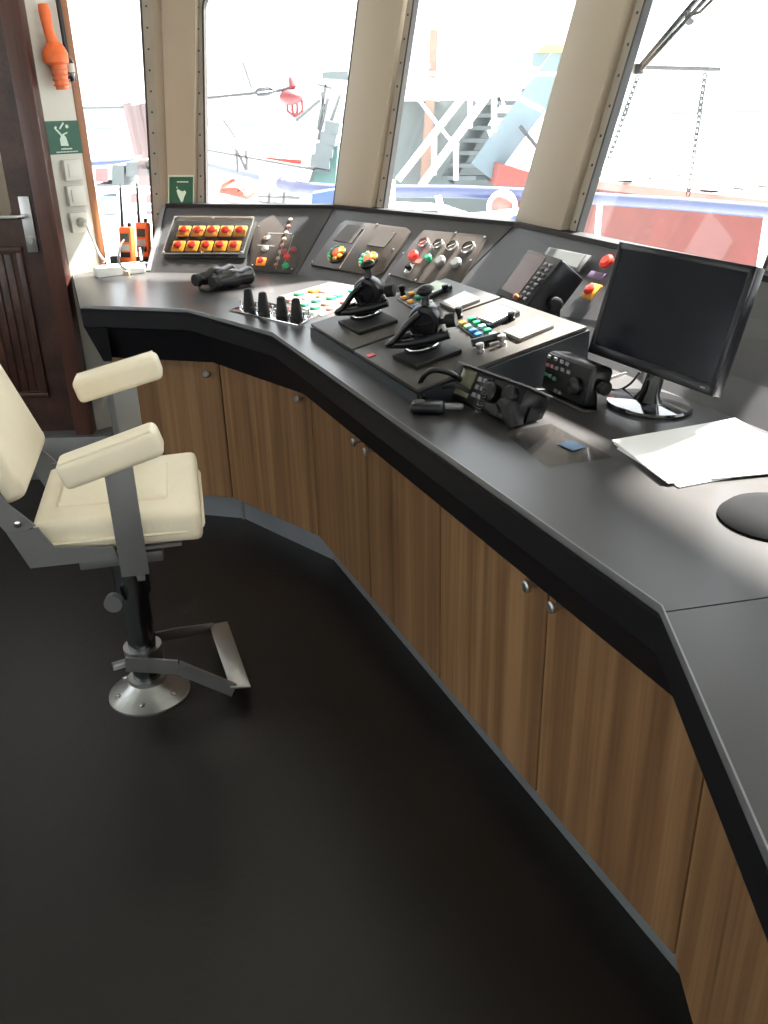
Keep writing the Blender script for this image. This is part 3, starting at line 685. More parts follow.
# ================================================================== RADAR / CHART DISPLAY on bracket
def face_frame(mx, my, mz, yaw, t):
    u = Vector((math.cos(yaw), math.sin(yaw), 0)); n = Vector((-u.y, u.x, 0)); up = Vector((0, 0, math.cos(t))) + n*math.sin(t)
    return Fr((mx, my, mz), u, up)
fr = face_frame(.370, 2.480, .997, R(-73.4), R(40))
t = thing('chart_display', 'small tilted black display unit with key columns, left of the monitor', 'display', mtx=fr.m())
w_, h_ = .205, .158
b = B(); b.box((0, h_/2, -.045), (w_, h_, .09), bev=.010); b.make('housing', M_BLACK, t)
b = B(); b.box((0, h_/2, .001), (w_-.004, h_-.004, .008), bev=.003); b.make('bezel', M_MATTE, t)
b = B(); b.box((-.030, h_/2+.004, .0055), (.110, h_*.80, .002)); b.make('screen', M_BROWNSCR, t)
for i in range(2):
    for j in range(8):
        b = B(); b.box((0, 0, 0), (.018, .009, .005), bev=.0015); b.make('key', mat('dull_key', (.07, .07, .075), .4) if (i+j) % 3 else M_GASKET, t, loc=(.050+i*.026, .020+j*.0155, .007))
b = B(); b.lathe([(.008, 0), (.008, .010), (.005, .012)], seg=14); b.make('knob', mat('orange_knob', (.35, .10, .04), .4), t, loc=(.030, .014, .006))
q = fr.m().inverted()
pb = Vector((.375, 2.48, .0)) + Vector((.08, .03, 0))
b = B()
for s_ in (-.11, .11):
    P0 = q @ (fr.w(s_, h_*.4, -.05)); P1 = q @ Vector((*(pb + fr.u*s_*.9).xy, ZC+.006)); b.beam(P0, P1, .006, .03)
P1 = q @ Vector((*pb.xy, ZC+.004)); 
b.make('bracket', M_BLACK, t)
b = B(); c_ = q @ Vector((*pb.xy, ZC+.003)); rq = (q.to_3x3() @ Matrix.Rotation(R(-73.4), 3, 'Z')); b.box(c_, (.22, .12, .006), rq, bev=.002); b.make('foot', M_BLACK, t)
for s_ in (.116,):
    b = B(); b.lathe([(.018, 0), (.018, .016), (.012, .020)], (s_, h_*.35, -.05), (1, 0, 0), 14); b.make('clamp_knob', M_MATTE, t)

# ================================================================== MONITOR
fr = face_frame(.570, 1.837, .968, R(-65.8), R(15.1))
t = thing('monitor', 'black flat monitor on a glossy round foot, screen off', 'monitor', mtx=fr.m())
w_, h_ = .400, .252
b = B(); b.box((0, h_/2, -.012), (w_, h_, .022), bev=.004); b.box((0, h_/2, -.030), (w_*.7, h_*.7, .022), bev=.008); b.make('housing', M_BLACK, t)
b = B()
for c_, d_ in (((0, .011, .001), (w_, .022, .006)), ((0, h_-.007, .001), (w_, .014, .006)), ((-w_/2+.007, h_/2, .001), (.014, h_, .006)), ((w_/2-.007, h_/2, .001), (.014, h_, .006))): b.box(c_, d_, bev=.0015)
b.make('bezel', mat('satin_black_bezel', (.006, .006, .008), .3, spec=.35), t)
b = B(); b.box((0, h_/2+.004, 0), (w_-.026, h_-.034, .003)); b.make('screen', M_SCREEN, t)
q = fr.m().inverted(); base = Vector((.585, 1.850, ZC))
yw = R(-65.8); u = Vector((math.cos(yw), math.sin(yw), 0)); nn = Vector((-u.y, u.x, 0))
b = B()
prof = [(1, 0), (1, .006), (.96, .010), (.5, .014), (.05, .016)]; rings = []
for s_, z in prof:
    rings.append([b.bm.verts.new(q @ (base + u*.105*s_*math.cos(k*math.pi/20) + nn*.085*s_*math.sin(k*math.pi/20) + Vector((0, 0, z)))) for k in range(40)])
for a, c in zip(rings, rings[1:]):
    for k in range(40): b.bm.faces.new((a[k], a[(k+1) % 40], c[(k+1) % 40], c[k]))
b.bm.faces.new(rings[0]); b.bm.faces.new(rings[-1])
b.make('foot', M_GLOSSB, t)
b = B(); b.tube([q @ (base+Vector((0, 0, .010))), q @ (base+nn*.004+Vector((0, 0, .03))), q @ (base+nn*.018+Vector((0, 0, .08))), q @ (base+nn*.035+Vector((0, 0, .15)))], [.034, .021, .018, .018], 16, flat=(1.25, .8)); b.make('neck', M_GLOSSB, t)
b = B(); b.box((.17, .011, .005), (.012, .003, .002)); b.make('power_key', M_TRIM, t)
# cables behind the monitor foot
def cable(pts, r, m, name, label, cat='cable', sub=6):
    P = [Vector(p) for p in pts]; Q = []
    for i in range(len(P)-1):
        p0, p1, p2, p3 = P[max(i-1, 0)], P[i], P[i+1], P[min(i+2, len(P)-1)]
        for s_ in range(sub):
            f = s_/sub; Q.append(.5*((2*p1)+(p2-p0)*f+(2*p0-5*p1+4*p2-p3)*f*f+(3*p1-p0-3*p2+p3)*f**3))
    Q.append(P[-1]); o0 = Q[0].copy()
    b = B(); b.tube([x-o0 for x in Q], r, 8); o = b.make(name, m, loc=o0)
    return tag(o, label, cat) if label else o
zc = ZC+.004
cable([at(597, 390, zc), at(605, 388, zc), at(618, 390, zc), at(630, 384, zc+.02), at(640, 372, zc+.05)], .0028, M_BLACK, 'cable', 'thin black cable curling behind the monitor foot')
cable([at(598, 383, zc), at(615, 376, zc), at(632, 372, zc), at(655, 370, zc+.03)], .0028, M_BLACK, 'cable', 'straight black cable running behind the monitor neck')
cable([at(598, 392, zc), at(604, 388, zc), at(609, 392, zc), at(604, 397, zc), at(597, 396, zc)], .0035, M_WHITE, 'cable', 'short white coiled cable end right of the keypad unit')

# ================================================================== KEYPAD UNIT (intercom / controller)
fr = face_frame(.405, 1.898, .896, R(-66.5), R(10.6))
t = thing('intercom_unit', 'black keypad unit on a low bracket left of the monitor foot', 'intercom', mtx=fr.m())
w_, h_ = .172, .092
b = B(); b.box((0, h_/2, -.030), (w_, h_, .060), bev=.012, seg=3); b.make('housing', M_BLACK, t)
b = B(); b.box((0, h_/2, .001), (w_-.014, h_-.012, .004), bev=.0015); b.make('face_plate', M_MATTE, t)
for (x, y, m) in ((-.07, .078, 'g'), (-.045, .078, 'g'), (-.02, .078, 'g'), (.0, .078, 'g'), (-.07, .060, 'r'), (-.052, .060, 'r'), (-.034, .060, 'g'), (-.012, .062, 'g'), (.01, .062, 'g'), (-.07, .038, 'n'), (-.052, .038, 'n'), (-.034, .036, 'n'), (-.02, .012, 'g'), (-.004, .012, 'g')):
    b = B(); b.box((0, 0, .002), (.012, .008, .004), bev=.0015)
    b.make('key', {'g': mat('dim_grey_key', (.16, .16, .17), .4), 'r': mat('dim_red_key', (.32, .13, .13), .4), 'n': mat('dim_green_key', (.07, .17, .12), .4)}[m], t, loc=(x, y, .003))
b = B(); b.lathe([(.020, 0), (.020, .012), (.014, .016)], seg=20); b.make('dial_knob', M_BLACK, t, loc=(.050, .040, .003))
q = fr.m().inverted()
b = B(); b.beam((-w_/2-.004, h_*.5, -.03), (-w_/2-.004, -.004, -.045), .004, .025); b.beam((w_/2+.004, h_*.5, -.03), (w_/2+.004, -.004, -.045), .004, .025)
b.box((0, -.004, -.03), (w_+.01, .004, .075)); b.make('bracket', M_STEEL, t)
b = B(); b.lathe([(.016, 0), (.016, .014), (.010, .017)], (w_/2+.005, h_*.55, -.03), (1, 0, 0), 14); b.make('clamp_knob', M_MATTE, t)

# ================================================================== RADIO with handset clutter
fr = face_frame(.210, 1.838, .893, R(-58.7), R(28))
t = thing('radio_set', 'bulky black radio on a bracket with a pale top edge, in front of the console', 'radio', mtx=fr.m())
w_, h_ = .235, .082
b = B(); b.box((0, h_/2, -.040), (w_, h_, .08), bev=.008); b.make('housing', M_BLACK, t)
b = B(); b.box((0.005, h_+.002, -.03), (w_+.012, .004, .075), bev=.001); b.make('top_plate', M_TRIM, t)
b = B(); b.box((-.070, h_/2+.004, .002), (.050, .060, .005), bev=.001); b.make('screen', mat('olive_lcd', (.10, .10, .06), .2), t)
b = B(); b.box((-.110, h_/2+.006, .003), (.022, .065, .006), bev=.001); b.make('speaker_grille', mat('grille_grey', (.05, .05, .05), .5), t)
for j in range(3):
    for i in range(2):
        b = B(); b.box((0, 0, .003), (.014, .010, .005), bev=.001); b.make('key', mat('dim_grey_key', (.16, .16, .17), .4), t, loc=(-.026+i*.018, .028+j*.018, 0))
b = B(); b.lathe([(.022, 0), (.022, .018), (.017, .022), (.006, .022)], seg=24); b.make('volume_knob', M_BLACK, t, loc=(.030, .045, .001))
b = B(); b.lathe([(.019, 0), (.019, .014), (.015, .017)], seg=22); b.make('channel_knob', M_BLACK, t, loc=(.085, .055, .001))
b = B(); b.box((.085, .010, .003), (.04, .010, .006), bev=.002); b.make('jack_strip', M_MATTE, t)
b = B()
for s_ in (-w_/2-.004, w_/2+.004): b.beam((s_, h_*.6, -.04), (s_, .0, -.045), .004, .03)
b.box((0, -.001, -.045), (w_+.012, .003, .04)); b.make('bracket', M_BLACK, t)
# handset hanging over radio front: mic body in clip + loop cord
o = None
pm = at(509, 414, ZC+.024)
ax = Vector((.55, -.83, 0)).normalized()
b = B(); b.tube([Vector((0, 0, .020))-ax*.02, Vector((0, 0, .016)), Vector((0, 0, -.004))+ax*.012, Vector((0, 0, -.022))+ax*.022], [.015, .020, .020, .016], 16, flat=(1.2, .8)); mic = b.make('fist_microphone', M_MATTE, loc=pm); tag(mic, 'dark rounded fist microphone leaning on the radio front', 'microphone')
b = B(); b.lathe([(.012, 0), (.011, .003)], Vector((-.008, -.016, .008)), Vector((-.45, -.8, .4)), 16); b.make('grille', mat('grille_grey', (.05, .05, .05), .5), mic)
# small hand microphone lying on worktop
P = at(428, 407, ZC+.014)
b = B(); b.box((0, 0, 0), (.075, .042, .024), bev=.009, seg=3); mc = b.make('hand_microphone', M_BLACK, loc=P); mc.rotation_euler = (0, 0, R(-10)); tag(mc, 'small black hand microphone lying at the console corner', 'microphone')
b = B(); b.box((.055, .004, .002), (.045, .014, .012), bev=.004); b.make('talk_key', M_TRIM, mc)
b = B(); b.lathe([(.013, 0), (.012, .003)], (-.018, 0, .011), (0, 0, 1), 16); b.make('grille', mat('grille_grey', (.05, .05, .05), .5), mc)
cable([at(424, 399, ZC+.02), at(419, 388, ZC+.03), at(424, 376, ZC+.06), at(434, 370, ZC+.085), at(450, 373, ZC+.08), at(460, 380, ZC+.06)], .0065, M_BLACK, 'microphone_cord', 'thick black cord arching from hand microphone to the radio', 'cord')
cable([at(420, 396, ZC+.01), at(440, 388, ZC+.03), at(455, 385, ZC+.05), at(470, 392, ZC+.04)], .005, M_MATTE, 'microphone_cord', 'lower black cord crossing in front of the radio screen', 'cord')
# coiled cord drape
P0 = at(490, 380, ZC+.07); P1 = at(478, 412, ZC+.02); pts = []
for k in range(90):
    f = k/89; c_ = P0.lerp(P1, f); a = f*2*math.pi*11; pts.append(c_+Vector((.007*math.cos(a), .007*math.sin(a), 0)))
o0 = pts[0].copy(); b = B(); b.tube([p-o0 for p in pts], .0022, 6); tag(b.make('coiled_cord', M_BLACK, loc=o0), 'coiled black cord hanging over the radio front', 'cord')

# ================================================================== flush chart screen, papers, low dark disc
L = [at(*p, ZC) for p in ((503, 433.5), (551, 424.5), (612, 458), (548, 467.5))]; c0 = sum(L, Vector())/4
t = thing('glass_plate', 'clear glossy sheet lying on the worktop in front of the keypad unit', 'sheet', c0+Vector((0, 0, .0005)))
b = B(); b.prism([p-c0 for p in L], (0, 0, .002)); b.make('sheet', M_CLEAR, t)
b = B(); b.box((.035, -.015, .003), (.045, .035, .0012), rotz(R(-60))); b.make('blue_patch', mat('blue_grey_patch', (.03, .05, .08), .1), t)  # small blue-grey patch on the clear sheet
PC = at(695, 452, ZC); 
prs = [((612, 441), (664, 481), (768, 466), (790, 452), (735, 419)), ((617, 449), (679, 488), (775, 470), (800, 440), (700, 430)), ((614, 444), (668, 484), (790, 472), (800, 450), (730, 421))]
lbs = ('topmost white sheet of the loose papers beside the monitor', 'lowest white sheet sticking out at the front of the papers', 'middle white sheet in the stack of papers')
for k, (pp, lb) in enumerate(zip(prs, lbs)):
    z = ZC + (.008, .001, .0045)[k]; q_ = [at(*p, z) for p in pp]; c0 = sum(q_, Vector())/len(q_)
    c0 = Vector((c0.x, c0.y, z))
    b = B(); nseg = 1
    b.prism([p-c0 for p in q_], (0, 0, .0025)); tag(b.make('paper_sheet', M_PAPER, loc=c0), lb, 'paper', 'loose papers beside the monitor')
p = at(768, 520, ZC)
b = B(); b.lathe([(.085, 0), (.088, .004), (.078, .014), (.045, .022), (.010, .025)], seg=32); tag(b.make('round_dark_disc', mat('dull_black', (.008, .008, .009), .95, spec=.08), loc=p+Vector((.012, 0, 0))), 'low round dark object cut off by the right picture edge', 'cap')  # low flattened disc in dull black

# ================================================================== BINOCULARS
p0 = at(224, 287, ZC)
t = thing('binoculars', 'black rubber binoculars lying on the worktop near the left bend', 'binoculars', p0)
axd = Vector((.62, .785, 0)).normalized(); sd = Vector((.785, -.62, 0))
M_BINO = mat('satin_black_rubber', (.010, .010, .011), .24)
for s_, nm in ((-.041, 'barrel'), (.041, 'barrel')):
    o_ = sd*s_ + Vector((0, 0, .031))
    b = B(); b.lathe([(.018, -.075), (.019, -.055), (.021, -.05), (.022, -.030), (.030, -.012), (.031, .015), (.026, .03), (.029, .060), (.030, .078), (.024, .078), (.022, .070)], o_, axd, 24); bl_ = b.make(nm, M_BINO, t)
    b = B(); b.lathe([(.022, -.0), (.004, .0005)], o_+axd*.071, axd, 20); b.make('lens', M_GLOSSB, bl_)
    b = B(); b.lathe([(.019, -.086), (.020, -.070), (.020, -.066)], o_, axd, 20); b.make('eyecup', M_MATTE, bl_)
    b = B(); b.torus(o_+axd*.076, .029, .002, axd, 24, 6); b.make('lens_ring', M_STEEL, bl_)
b = B(); b.cyl(Vector((0, 0, .040))-axd*.045, Vector((0, 0, .040))+axd*.035, .009, seg=14); b.box((0, 0, .034), (.05, .03, .012), rotz(math.atan2(axd.y, axd.x)), bev=.003); b.make('bridge', M_BLACK, t)
b = B(); b.cyl(Vector((0, 0, .044))-axd*.030, Vector((0, 0, .044))-axd*.010, .013, seg=18); b.make('focus_wheel', M_MATTE, t)
cable([p0-axd*.05+sd*.05+Vector((0, 0, .02)), p0-axd*.09+sd*.03+Vector((0, 0, .008)), p0-axd*.08-sd*.03+Vector((0, 0, .006)), p0-axd*.04-sd*.06+Vector((0, 0, .02))], .005, M_BLACK, 'strap', None)
t.scale = (1.15, 1.15, 1.15)
st = [o for o in C.objects if o.name == 'strap'][0]; mw = st.location.copy(); st.parent = t; st.location = mw-p0

# ================================================================== SWITCH PANEL with four black rotary grips
L = [at(*p, ZC) for p in ((229, 311), (298, 326.5), (318, 316.5), (262, 302))]; c0 = sum(L, Vector())/4
t = thing('switch_panel', 'chrome strip panel with four tall black grips and toggles', 'switch panel', c0)
b = B(); b.prism([p-c0 for p in L], (0, 0, .006), bev=.002); b.make('chrome_plate', M_CHROME, t)
for px, py in ((249.5, 310), (264, 314), (282.5, 319), (297, 321)):
    q_ = at(px, py, ZC+.006)-c0
    b = B(); b.lathe([(.020, 0), (.021, .010), (.019, .012), (.0185, .022), (.014, .060), (.0125, .068), (.008, .071)], seg=20); g_ = b.make('grip', M_MATTE, t, loc=q_)
for px, py in ((241, 307.5), (257, 309), (273, 313.5), (276, 316.5), (290, 321.5), (304, 320), (309, 317)):
    q_ = at(px, py, ZC+.006)-c0
    b = B(); b.lathe([(.007, 0), (.007, .005), (.003, .007), (.003, .022), (.004, .026)], seg=12); b.make('toggle', M_CHROME, t, loc=q_)
# coloured lamp keys on the pale plate beside the left throttle
L = [at(*p, ZC) for p in ((276, 298), (322, 317), (383, 290), (330, 283))]; c0 = sum(L, Vector())/4
t = thing('lamp_button_panel', 'pale flush plate crowded with green, orange and white lamp buttons', 'button panel', c0)
b = B(); b.prism([p-c0 for p in L], (0, 0, .003), bev=.001); b.make('base_plate', mat('pale_rose_plate', (.23, .19, .17), .35), t)
PK = mat('pink_key', (.55, .25, .22), .4); WK = mat('white_key', (.72, .72, .66), .4); GK = mat('sea_green_key', (.04, .34, .20), .35)
btn = [(299, 294, GK, 1.3), (314, 291, M_AMBER, 1.5), (326, 291, WK, 1.5), (337, 289, WK, 1.1), (290, 300, PK, 1), (331, 298, GK, 1.2), (316, 301, GK, 1.1), (338, 296, GK, 1.1), (326, 304, PK, 1.2), (315, 308, GK, 1.1), (306, 298, WK, 1), (319, 296, PK, .8), (345, 294, WK, .9), (352, 291, GK, 1.1), (330, 309, PK, .9), (314, 313, WK, 1.1), (343, 302, PK, .8), (365, 289, GK, .9), (350, 299, WK, .8), (305, 305, GK, .9), (358, 295, PK, .8)]
ang = math.atan2(-.717, .697)
for px, py, m, s_ in btn:
    q_ = at(px, py, ZC+.008)-c0; q_.z = .003
    b = B(); b.box((0, 0, .005), (.024*s_, .024*s_, .010), rotz(ang), bev=.002); b.make('lamp_button', m, t, loc=q_)

# ================================================================== POWER STRIP, SOCKETS, CORD
L = [at(*p, ZC) for p in ((97, 283.5), (147, 278), (143, 266), (92, 271))]
c0 = sum(L, Vector())/4
t = thing('power_strip', 'white multi-way power strip lying on the left end of the worktop', 'power strip', c0)
a = Vector((L[1]-L[0]).xy); ang = math.atan2(a.y, a.x)
ln = a.length; wd = .075
b = B(); b.box((0, 0, .020), (ln, wd, .040), rotz(ang), bev=.006); b.make('body', M_WHITE, t)
for k in range(3):
    q_ = rotz(ang) @ Vector(((k-1)*.062, 0, .040)); b = B(); b.lathe([(.022, 0), (.022, .002), (.019, .002), (.018, -.001)], seg=20); b.make('socket', mat('socket_white', (.62, .61, .58), .4), t, loc=q_)
WN = Vector((.707, -.707, 0)); WU = Vector((.707, .707, 0)); FWS = Fr((-1.292, 3.785, 0), WU, (0, 0, 1))
def wl(px, py): return FWS.loc(px, py)
socks = []
for k, (px, py, lb) in enumerate(((71, 170, 'uppermost white rocker switch plate directly under the green wall sign'), (74.5, 195.5, 'middle white switch plate on the narrow wall'), (77.5, 222, 'lowest white socket with the power strip plug in it'))):
    x, y = wl(px, py)
    t = thing('wall_socket', lb, 'socket' if k == 2 else 'switch', mtx=FWS.m(x, y, 0))
    b = B(); b.box((0, 0, .012), (.078, .078, .024), bev=.004); b.make('plate', M_WALL if False else mat('switch_white', (.66, .64, .58), .4), t)
    if k < 2:
        b = B(); b.box((0, .0, .026), (.050, .050, .006), bev=.002); b.make('rocker', mat('switch_white', (.66, .64, .58)), t)
    else:
        b = B(); b.lathe([(.024, .024), (.024, .026), (.021, .026), (.020, .020)], seg=24); b.make('socket_ring', mat('switch_white', (.66, .64, .58)), t)
        b = B(); b.lathe([(.019, .024), (.018, .050), (.011, .058), (.006, .062)], seg=18); b.make('plug', mat('plug_grey', (.45, .42, .37), .4), t)
        PP = FWS.w(x, y, .058)
e_ = c0 + rotz(ang) @ Vector((-.06, .0, .042))
cable([PP, PP+WN*.02+Vector((.0, 0, -.02)), PP+Vector((.05, -.03, -.12)), PP.lerp(e_, .65)+Vector((.03, -.02, -.035)), e_+Vector((0, 0, .012))], .0045, M_WHITE, 'extension_lead', 'white cord hanging from the lowest socket to the power strip', 'cord')

# ================================================================== SIGNS
x, y = wl(64.5, 137.5)
t = thing('emergency_sign', 'green sign with white signal device pictogram above the switches', 'sign', mtx=FWS.m(x, y, 0))
b = B(); b.box((0, 0, .001), (.145, .122, .002)); b.make('board', M_SIGN, t)
b = B(); z = .0022
b.prism([(-.022, -.030, z), (.012, -.032, z), (.006, .000, z), (-.002, .010, z), (-.014, .008, z), (-.022, -.006, z)], (0, 0, .0006))
b.beam((-.012, .008, z), (-.036, .036, z), .007, .0006); b.beam((-.036, .036, z), (-.028, .040, z), .007, .0006)
b.beam((-.016, .032, z), (.004, .054, z), .006, .0006); b.lathe([(.007, 0), (.007, .0006)], (.016, .040, z), seg=14)
b.beam((-.008, .010, z), (.014, .018, z), .005, .0006); b.make('pictogram', M_SIGNW, t)
b = B(); rnd = random.Random(3)
xx = -.022
while xx < .022: wv = rnd.uniform(.003, .005); b.box((xx+wv/2, -.042, z), (wv, .006, .0006)); xx += wv+.0015
xx = -.045
while xx < .045: wv = rnd.uniform(.003, .006); b.box((xx+wv/2, -.053, z), (wv, .0045, .0006)); xx += wv+.0015
b.make('printed_text', M_SIGNW, t)
xs, ys = FA.loc(181, 193, .03)
t = thing('first_aid_sign', 'small green sign with white heart-shaped pictogram on the cream pillar', 'sign', mtx=FA.m(xs, ys, .0305))
b = B(); b.box((0, 0, .001), (.128, .150, .002)); b.make('border', mat('pale_green_border', (.42, .50, .38), .5), t)
b = B(); b.box((.002, -.002, .0022), (.118, .138, .001)); b.make('board', M_SIGN, t)
b = B(); z = .0032
b.prism([(.004, -.040, z), (-.012, -.012, z), (-.020, .008, z), (-.012, .016, z), (-.002, .010, z), (.010, .006, z), (.022, .010, z), (.028, .002, z), (.018, -.018, z), (.012, -.036, z)], (0, 0, .0006))
b.beam((-.018, .018, z), (-.018, .026, z), .004, .0006); b.make('pictogram', M_SIGNW, t)
b = B(); xx = -.018
while xx < .035: wv = rnd.uniform(.004, .006); b.box((xx+wv/2, .046, z), (wv, .005, .0006)); xx += wv+.002
b.make('printed_text', M_SIGNW, t)

# ================================================================== orange signal lamp and dark bottle on wall
x, y = wl(50.5, 60)
t = thing('signal_torch', 'orange emergency hand lamp hanging high on the narrow wall', 'lamp', mtx=FWS.m(x, y, .045))
b = B(); b.tube([(.008, -.105, 0), (.008, -.02, 0), (0, .0, 0)], [.024, .030, .030], 18); b.make('lamp_body', mat('orange_translucent', (.80, .20, .08), .35), t)
b = B(); b.lathe([(.028, -.02), (.045, -.012), (.047, .02), (.036, .045), (.02, .06)], (0, .0, 0), (0, 1, 0), 24); b.make('collar', M_ORANGE, t)
b = B(); b.tube([(-.002, .05, 0), (-.012, .10, 0), (-.016, .160, 0), (-.018, .185, 0)], [.022, .019, .022, .018], 16); b.make('handle', M_ORANGE, t)
for k in range(4):
    b = B(); b.torus((.008, -.035-.018*k, 0), .030, .0025, (0, 1, 0), 20, 6); b.make('rib', M_ORANGE, t)
b = B(); b.box((0, .03, -.033), (.03, .10, .022), bev=.003); b.make('wall_clip', M_WHITE, t)
x, y = wl(66.5, 69)
t = thing('hanging_bottle', 'small dark bottle with a pale label on a black strap by the wood trim', 'bottle', mtx=FWS.m(x, y, .022))
b = B(); b.lathe([(.018, -.045), (.021, -.040), (.021, .020), (.014, .034), (.009, .040), (.009, .05)], (0, 0, 0), (0, 1, 0), 20); b.make('bottle_body', M_GLOSSB, t)
b = B(); b.lathe([(.0215, -.012), (.0215, .018)], (0, 0, 0), (0, 1, 0), 20); b.make('label_band', mat('pale_label', (.50, .48, .42), .5), t)
b = B(); b.beam((0, .045, 0), (-.006, .36, 0), .012, .016); b.make('strap', M_BLACK, t)

# ================================================================== HANDHELD RADIOS by window 1
def handheld(px, py, label, ang, far_=0):
    p = at(px, py, ZC); t = thing('handheld_radio', label, 'radio', p); t.rotation_euler = (R(-8), 0, ang)
    b = B(); b.box((0, 0, .012), (.075, .055, .024), bev=.005); b.make('charger', M_BLACK, t)
    b = B(); b.box((0, 0, .095), (.062, .035, .150), bev=.008); bd = b.make('radio_body', M_ORANGE, t)
    b = B(); b.box((0, -.019, .125), (.042, .004, .035), bev=.001); b.make('screen', mat('radio_face_dark', (.05, .06, .06), .3), bd)
    b = B(); b.box((0, -.019, .085), (.046, .004, .026), bev=.001); b.make('label_plate', mat('radio_label', (.35, .38, .36), .4), bd)
    b = B(); b.box((0, -.019, .055), (.048, .003, .022), bev=.001); b.make('speaker_grille', M_MATTE, bd)
    b = B(); b.lathe([(.008, .168), (.008, .184), (.006, .187)], (.014, 0, 0), (0, 0, 1), 12); b.make('knob', M_BLACK, bd)
    b = B(); b.tube([(-.020, 0, .165), (-.020, 0, .20), (-.020, 0, .335)], [.008, .006, .0045], 10); b.make('antenna', M_BLACK, bd)
    return t
handheld(129, 268, 'orange handheld radio left of its twin, standing in a charger by the window', R(-20))
handheld(145, 262, 'orange handheld radio nearest the cream pillar, in a charger', R(-20))
p = at(117, 270, ZC)
b = B(); b.box((0, 0, .030), (.040, .035, .060), bev=.006); tag(b.make('black_adapter', M_MATTE, loc=p), 'small black adapter block beside the wood trim', 'adapter')
b = B(); b.box((0, 0, .009), (.06, .05, .018), bev=.003); tag(b.make('beige_box', mat('beige_box', (.45, .36, .25), .5), loc=at(120, 277, ZC)+Vector((0, .06, 0))), 'small beige box behind the power strip', 'box')
p = at(141, 272, ZC)
b = B(); b.tube([(0, 0, .008), (.008, .004, .05), (.018, .008, .105)], [.013, .010, .012], 12, flat=(1, .7)); hs = b.make('handset', M_BLACK, loc=p); tag(hs, 'slim black handset leaning beside the sloping panel edge', 'handset')
b = B(); b.box((.010, -.006, .075), (.010, .006, .05), bev=.002); b.make('pale_stripe', M_WHITE, hs)
cable([at(126, 270, ZC+.05), at(119, 262, ZC+.10), at(120, 247, ZC+.16), at(124, 240, ZC+.17)], .004, M_WHITE, 'charger_cable', 'white cable looping up beside the left handheld radio', 'cable')

# ================================================================== CHAIR
ch0 = Vector((-.68, 2.072, 0)); cy_ = R(12)
ch = thing('pilot_chair', 'cream leather helm chair with armrests on a steel pedestal', 'chair', mtx=Matrix.Translation(ch0) @ Matrix.Rotation(cy_, 4, 'Z'))
# local axes: +x forward, +y to the chair's left (away from camera)
b = B(); b.lathe([(.113, 0), (.113, .006), (.105, .010), (.060, .040), (.052, .048), (.052, .060)], seg=40); bp_ = b.make('base_flange', M_STEEL, ch)
for k in range(6):
    a = R(20+60*k); b = B(); b.lathe([(.009, 0), (.009, .007), (.005, .009)], (.088*math.cos(a), .088*math.sin(a), .017), (0, 0, 1), 6); b.make('bolt', M_CHROME, bp_)
b = B(); b.cyl((0, 0, .05), (0, 0, .40), .038, seg=32); b.make('column', mat('dark_chrome', (.16, .17, .18), .18, 1), ch)
b = B(); b.cyl((0, 0, .33), (0, 0, .47), .046, seg=32); b.cyl((0, 0, .468), (0, 0, .50), .07, seg=32); b.make('slider_sleeve', mat('dark_chrome', (.16, .17, .18)), ch)
b = B(); b.cyl((-.03, -.02, .335), (-.050, -.040, .335), .007, seg=12); b.cyl((-.045, -.045, .335), (-.050, -.068, .335), .024, seg=20); b.make('lock_knob', M_ALU, ch)
b = B(); b.box((0, 0, .50), (.20, .30, .03), bev=.004); b.box((.03, -.05, .44), (.02, .02, .10)); b.make('seat_bracket', M_ALU, ch)
# footrest: clamp, two arms and tread
b = B(); b.lathe([(.040, .115), (.052, .115), (.052, .160), (.040, .160)], seg=28); fc = b.make('footrest_clamp', M_STEEL, ch)
b = B(); b.cyl((-.05, -.01, .115), (-.085, -.02, .115), .012, seg=14); b.make('clamp_screw', M_STEEL, fc)
for pts in (((-.045, -.056, .140), (.09, -.075, .120), (.235, -.125, .052)), ((-.01, .055, .140), (.08, .11, .115), (.190, .205, .058))):
    b = B()
    for a_, c_ in zip(pts, pts[1:]): b.beam(a_, c_, .007, .044 if pts[0][1] < 0 else .032)
    b.make('footrest_arm', M_STEEL, ch)
b = B(); b.prism([(.225, -.130, .060), (.280, -.138, .060), (.238, .218, .060), (.182, .212, .060)], (0, 0, .008), bev=.002); b.make('footrest_tread', M_STEEL, ch)
# seat cushion: trapezoid rounded block with central pad and piping
def cushion(x0, x1, yb, yf, z0, z1, bev, name='seat_cushion', parent=None, dome=.012):
    b = B(); bm = b.bm
    P = [(x0, -yb), (x1, -yf), (x1, yf), (x0, yb)]
    lo = [bm.verts.new((x, y, z0)) for x, y in P]; hi = [bm.verts.new((x, y, z1)) for x, y in P]
    bm.faces.new(lo[::-1]); bm.faces.new(hi)
    for i in range(4): bm.faces.new((lo[i], lo[(i+1) % 4], hi[(i+1) % 4], hi[i]))
    bmesh.ops.bevel(bm, geom=bm.edges[:], offset=bev, segments=4, affect='EDGES', profile=.6)
    return b.make(name, M_LEATHER, parent or ch, smooth=60)
SZ = .640
seat = cushion(-.185, .205, .185, .212, SZ-.085, SZ, .026)
b = B(); P = rounded(-.185, .207, -.207, .207, .04, 4); b.tube([(x, y*(.93+.2*(x+.165)), SZ-.055) for x, y in P], .0045, 8, closed=True); b.make('piping', M_LEATHER, seat)
pad = cushion(-.135, .130, .105, .120, SZ-.03, SZ+.010, .012, 'centre_pad', seat)
